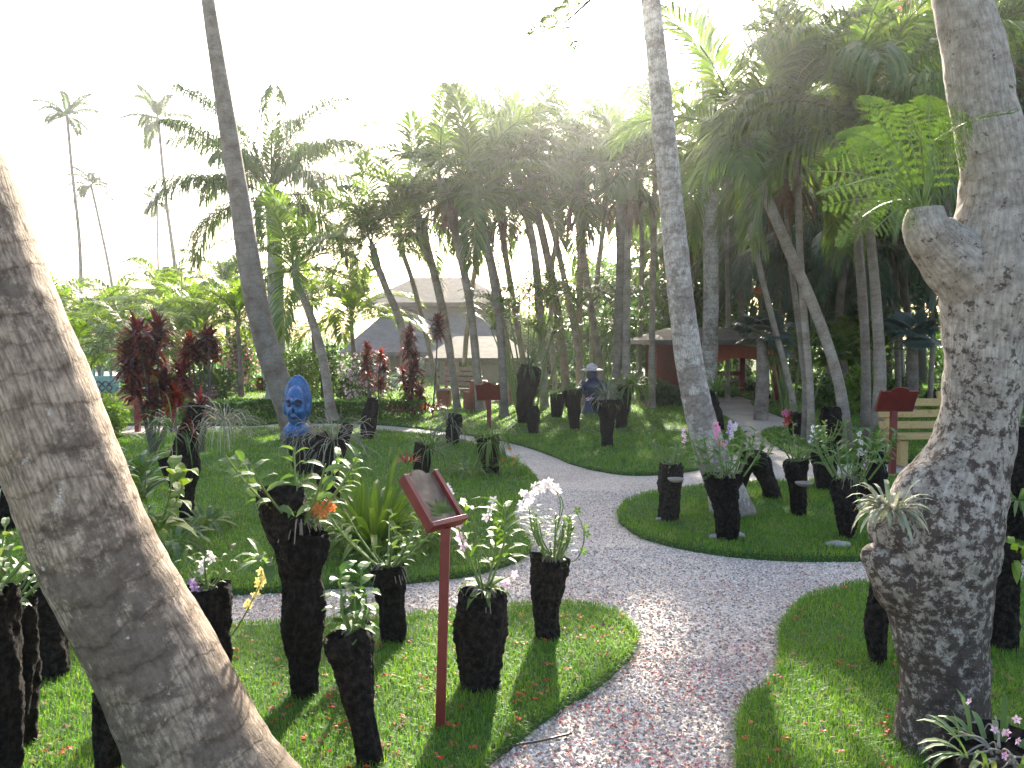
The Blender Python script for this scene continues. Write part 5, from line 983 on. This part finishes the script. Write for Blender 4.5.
for (x0, y0, x1, y1, m_) in [(88, 402, 134, 396, 'wood'), (88, 414, 134, 407, 'wood'), (138, 416, 171, 414, 'redpaint'), (138, 402, 171, 402, 'redpaint')]:
    a, b = P(x0, y0, d-.06), P(x1, y1, d-.06); mb = MB(); tube(mb, [a, a.lerp(b, .5), b], [.035, .038, .033], 10, 3); mb.build('rail', M[m_], t, True)

# ---------------------------------------------------------------- statues
d = D(474, ZL); cx, cz = X(297, d), P(297, 403, d).z; u = d/FL
t = thing('carved_statue', 'blue carved head with a tall round headdress standing on a dark log', 'statue', (cx, d, P(297, 436, d).z))
def head(V, n):
    x, y, z = V[..., 0:1], V[..., 1:2], V[..., 2:3]; X_, Z_ = x/(10.5*u), z/(21*u); f = np.clip(-n[..., 1:2], 0, 1)
    g = lambda a, b, sa, sb: np.exp(-((X_-a)/sa)**2-((Z_-b)/sb)**2)
    dy = .30*g(0, .02, .20, .28)+.22*g(0, .30, .75, .10)+.20*(g(-.5, -.25, .28, .2)+g(.5, -.25, .28, .2))-.26*(g(-.42, .10, .22, .10)+g(.42, .10, .22, .10))+.16*g(0, -.45, .4, .07)+.14*g(0, -.62, .35, .06)-.16*g(0, -.53, .4, .05)+.16*g(0, -.85, .4, .12)+.07*g(0, .6, .8, .08)+.06*g(0, .78, .7, .06)
    return V+np.concatenate([0*x, -dy*19*u*f, 0*x], -1)
mb = MB(); sphere(mb, (cx, d-.06, cz-3*u), (10.5*u, 10*u, 21*u), 56, 60, head); mb.build('face', M['blue'], t, True)
mb = MB(); sphere(mb, (cx, d+.02, cz+2*u), (13.8*u, 5*u, 26*u), 40, 30, lambda V, n: V*(1+.02*np.sin(22*np.arctan2(n[..., 2:3], n[..., 0:1])))); mb.build('headdress', M['blue'], t, True)
for s in (-1, 1):
    mb = MB(); sphere(mb, (cx+s*4.2*u, d-.06-10.2*u, cz-1*u), (2.3*u, 1.6*u, 1.3*u), 12, 8); mb.build('eye', M['darkblue'], t, True)
    mb = MB(); tube(mb, [(cx+s*1.2*u, d-.06-12.2*u, cz+2.2*u), (cx+s*4.5*u, d-.06-12*u, cz+4.4*u), (cx+s*8*u, d-.06-9*u, cz+2.5*u)], [.9*u, 1.1*u, .6*u], 8, 4); mb.build('brow', M['darkblue'], t, True)
mb = MB(); sphere(mb, (cx, d-.06-9.6*u, cz-13.8*u), (4*u, 1.8*u, 1.1*u), 14, 8); mb.build('mouth', M['darkblue'], t, True)
for s in (-1, 1): mb = MB(); sphere(mb, (cx+s*11*u, d-.05, cz-6*u), (2.5*u, 3*u, 6*u), 14, 12); mb.build('ear', M['blue'], t, True)
mb = MB(); tube(mb, [P(297, 437, d), P(297, 434, d), P(297, 428, d), P(297, 423, d), P(297, 419, d)], [11*u, 12.5*u, 12.5*u, 9*u, 6*u], 24, 5, lambda l, a, r: .04*pn(l*12, np.cos(a)*2, np.sin(a)*2)); mb.build('shoulders', M['blue'], t, True)
d = 18; u = d/FL; px = 592
t = thing('carved_statue', 'dark blue carved figure with a pale brimmed hat among the grove palms', 'statue', (X(px, d), d, 0))
mb = MB(); tube(mb, [(X(px, d), d, 0), (X(px, d), d, .1), (X(px-1, d), d, .28), (X(px-1, d), d, .42)], [.26, .25, .15, .12], 20, 5); mb.build('pedestal', M['darkblue'], t, True)
mb = MB(); tube(mb, [P(591, 401, d), P(592, 394, d), P(593, 386, d), P(593, 380, d), P(593, 376, d)], [.12, .19, .24, .16, .07], 20, 6, lambda l, a, r: .08*pn(l*8, np.cos(a)*2, np.sin(a)*2)); sphere(mb, P(592, 375, d), (.13, .13, .15), 16, 12); mb.build('body', M['darkblue'], t, True)
for s in (-1, 1): mb = MB(); tube(mb, [P(593+s*9, 382, d), P(593+s*13, 389, d-.1), P(593+s*6, 394, d-.25)], [.07, .06, .045], 10, 5); mb.build('arm', M['darkblue'], t, True)
M['hat'] = solid('pale_hat', [(.4, .33, .36), (.6, .55, .58)], .6, 12, .2)
mb = MB(); c = P(592, 370, d); sphere(mb, c, (.27, .27, .03), 20, 8); sphere(mb, c+Vector((0, 0, .05)), (.13, .13, .10), 16, 10); mb.build('hat', M['hat'], t, True)
mb = MB(); r = np.random.default_rng(2); blossoms(mb, np.array([P(588+k, 399, d-.28) for k in range(0, 6, 2)]), .05, r); mb.build('blossoms', M['palepink_petal'], t)

# ---------------------------------------------------------------- buildings
def wallbox(nm, mat, t, x0, x1, y0, y1, z0, z1):
    mb = MB(); box(mb, ((x0+x1)/2, (y0+y1)/2, (z0+z1)/2), (x1-x0, y1-y0, z1-z0), bev=.01); return mb.build(nm, M[mat], t)
def hip(mb, x0, x1, y0, y1, z0, z1, inx, iny, th=.15):
    A = [(x0, y0, z0), (x1, y0, z0), (x1, y1, z0), (x0, y1, z0)]; B = [(x0+inx, y0+iny, z1), (x1-inx, y0+iny, z1), (x1-inx, y1-iny, z1), (x0+inx, y1-iny, z1)]; Cc = [(a, b, c-th) for a, b, c in A]
    mb.add(Cc+A+B, [[3, 2, 1, 0]]+[[k, (k+1) % 4, 4+(k+1) % 4, 4+k] for k in range(4)]+[[4+k, 4+(k+1) % 4, 8+(k+1) % 4, 8+k] for k in range(4)]+[[8, 9, 10, 11]])
d = 36; Z = lambda y, dd=d: P(512, y, dd).z
t = thing('building', 'wide low building with grey tiered roofs behind the left palms', 'building', (X(410, d), d+5, 0))
wallbox('wall', 'cream', t, X(352, d), X(500, d), d+.8, d+12, -.1, Z(350)-.05)
mb = MB(); hip(mb, X(340, d), X(520, d), d, d+13, Z(352), Z(306), 1.8, 3.0); mb.build('roof', M['roofgrey'], t)
wallbox('upper_wall', 'fascia', t, X(366, d), X(505, d), d+3.2, d+10, Z(306)-.4, Z(298))
mb = MB(); hip(mb, X(352, d), X(510, d), d+2.2, d+11, Z(300), Z(268), 2.2, 3.2); mb.build('roof', M['rooftan'], t)
for x in range(360, 500, 14):
    f = wallbox('window', 'fascia', t, X(x, d), X(x+8, d), d+.72, d+.79, .25, 1.0); mb = MB(); box(mb, ((X(x, d)+X(x+8, d))/2, d+.70, .63), (X(x+8, d)-X(x, d)-.1, .03, .62)); mb.build('pane', M['glass'], f)
d = 30
t = thing('building', 'small pavilion with a tan roof and cream walls behind the far bench', 'building', (X(480, d), d+3, 0))
wallbox('wall', 'cream', t, X(438, d), X(524, d), d+.7, d+6, -.1, P(512, 357, d).z)
mb = MB(); hip(mb, X(424, d), X(532, d), d, d+7, P(512, 358, d).z, P(512, 336, d).z, 1.0, 2.4); mb.build('roof', M['rooftan'], t)
for x in (444, 458, 500): f = wallbox('window', 'fascia', t, X(x, d), X(x+8, d), d+.62, d+.69, .05, .95); mb = MB(); box(mb, ((X(x, d)+X(x+8, d))/2, d+.60, .5), (X(x+8, d)-X(x, d)-.1, .03, .75)); mb.build('pane', M['glass'], f)
def lattice(label, x0, x1, y0, y1, d, door=None):
    t = thing('lattice_wall', label, 'lattice wall', (X((x0+x1)/2, d), d, 0)); z1 = P(512, y0, d).z; xa, xb = X(x0, d), X(x1, d)
    wallbox('wall', 'teal', t, xa, xb, d, d+.12, -.05, z1); mb = MB()
    for k in range(int((xb-xa)/.22)):
        x = xa+.11+.22*k
        for j in range(int(z1/.22)):
            for s in (-1, 1): box(mb, (x, d-.02, .1+.22*j), (.28, .02, .035), ry=s*R(45))
    mb.build('lattice', M['pebble'] if 0 else M['roofgrey'], t)
    for x in np.linspace(xa, xb, 5): mb = MB(); sphere(mb, (x, d+.06, z1+.10), (.05, .05, .16), 10, 8); mb.build('finial', M['teal'], t, True)
    if door: wallbox('door', 'redwood', t, X(door, d), X(door+7, d), d-.06, d-.035, 0, z1*.9)
lattice('turquoise lattice wall with a red door behind the curved coconut trunk', 226, 274, 376, 404, 26, 256)
lattice('turquoise lattice wall behind the pale pink flowering shrub', 332, 398, 378, 404, 26)
lattice('turquoise lattice wall at the far left behind the rail fence', 84, 118, 376, 404, 25)
# pavilion
d = 21.5; t = thing('pavilion', 'open dark red pavilion with a grey roof and a wide arched beam', 'pavilion', (X(715, d), d+1.5, 0)); ze = P(512, 343, d).z
for x in (659, 702, 777):
    for dy in (0, 3.2): wallbox('post', 'redwood', t, X(x-2.6, d), X(x+2.6, d), d+dy, d+dy+.14, 0, ze)
wallbox('wall', 'redwood', t, X(664, d), X(698, d), d+3.0, d+3.1, .0, ze-.05)
a = np.linspace(0, PI, 17); xa, xb = X(704, d), X(776, d); zc = P(512, 378, d).z; zt_ = P(512, 358, d).z
mb = MB(); prism(mb, [(xa, ze), (xa, zc)]+[((xa+xb)/2-math.cos(q)*(xb-xa)/2*.97, zc+math.sin(q)*(zt_-zc)) for q in a]+[(xb, zc), (xb, ze)], 'y', d-.03, d+.05); mb.build('arched_beam', M['redbeam'], t)
mb = MB(); hip(mb, X(646, d), X(792, d), d-.6, d+4, ze+.08, ze+.42, .9, 1.9, .12); mb.build('roof', M['roofdark'], t)
wallbox('beam', 'redwood', t, X(656, d), X(702, d), d-.02, d+.10, ze-.26, ze-.002)
wallbox('rail', 'redwood', t, X(710, d), X(776, d), d+3.2, d+3.3, P(512, 381, d).z, P(512, 376, d).z)
# ---------------------------------------------------------------- haze
HAZE = 0.0009
mh, th, oh = newmat('haze'); pv = N(th, 'ShaderNodeVolumePrincipled'); pv.inputs['Color'].default_value = (.95, .96, 1, 1); pv.inputs['Density'].default_value = HAZE; pv.inputs['Anisotropy'].default_value = .84
th.links.new(pv.outputs[0], oh.inputs['Volume'])
if HAZE:
    mb = MB(); box(mb, (0, 40, 10), (180, 140, 26), bev=.001); ob = mb.build('haze', mh); tag(ob, 'thin bright mist glowing towards the low sun', 'haze', None, 'stuff')
for o in SC.objects:
    if '_o' in o: del o['_o']
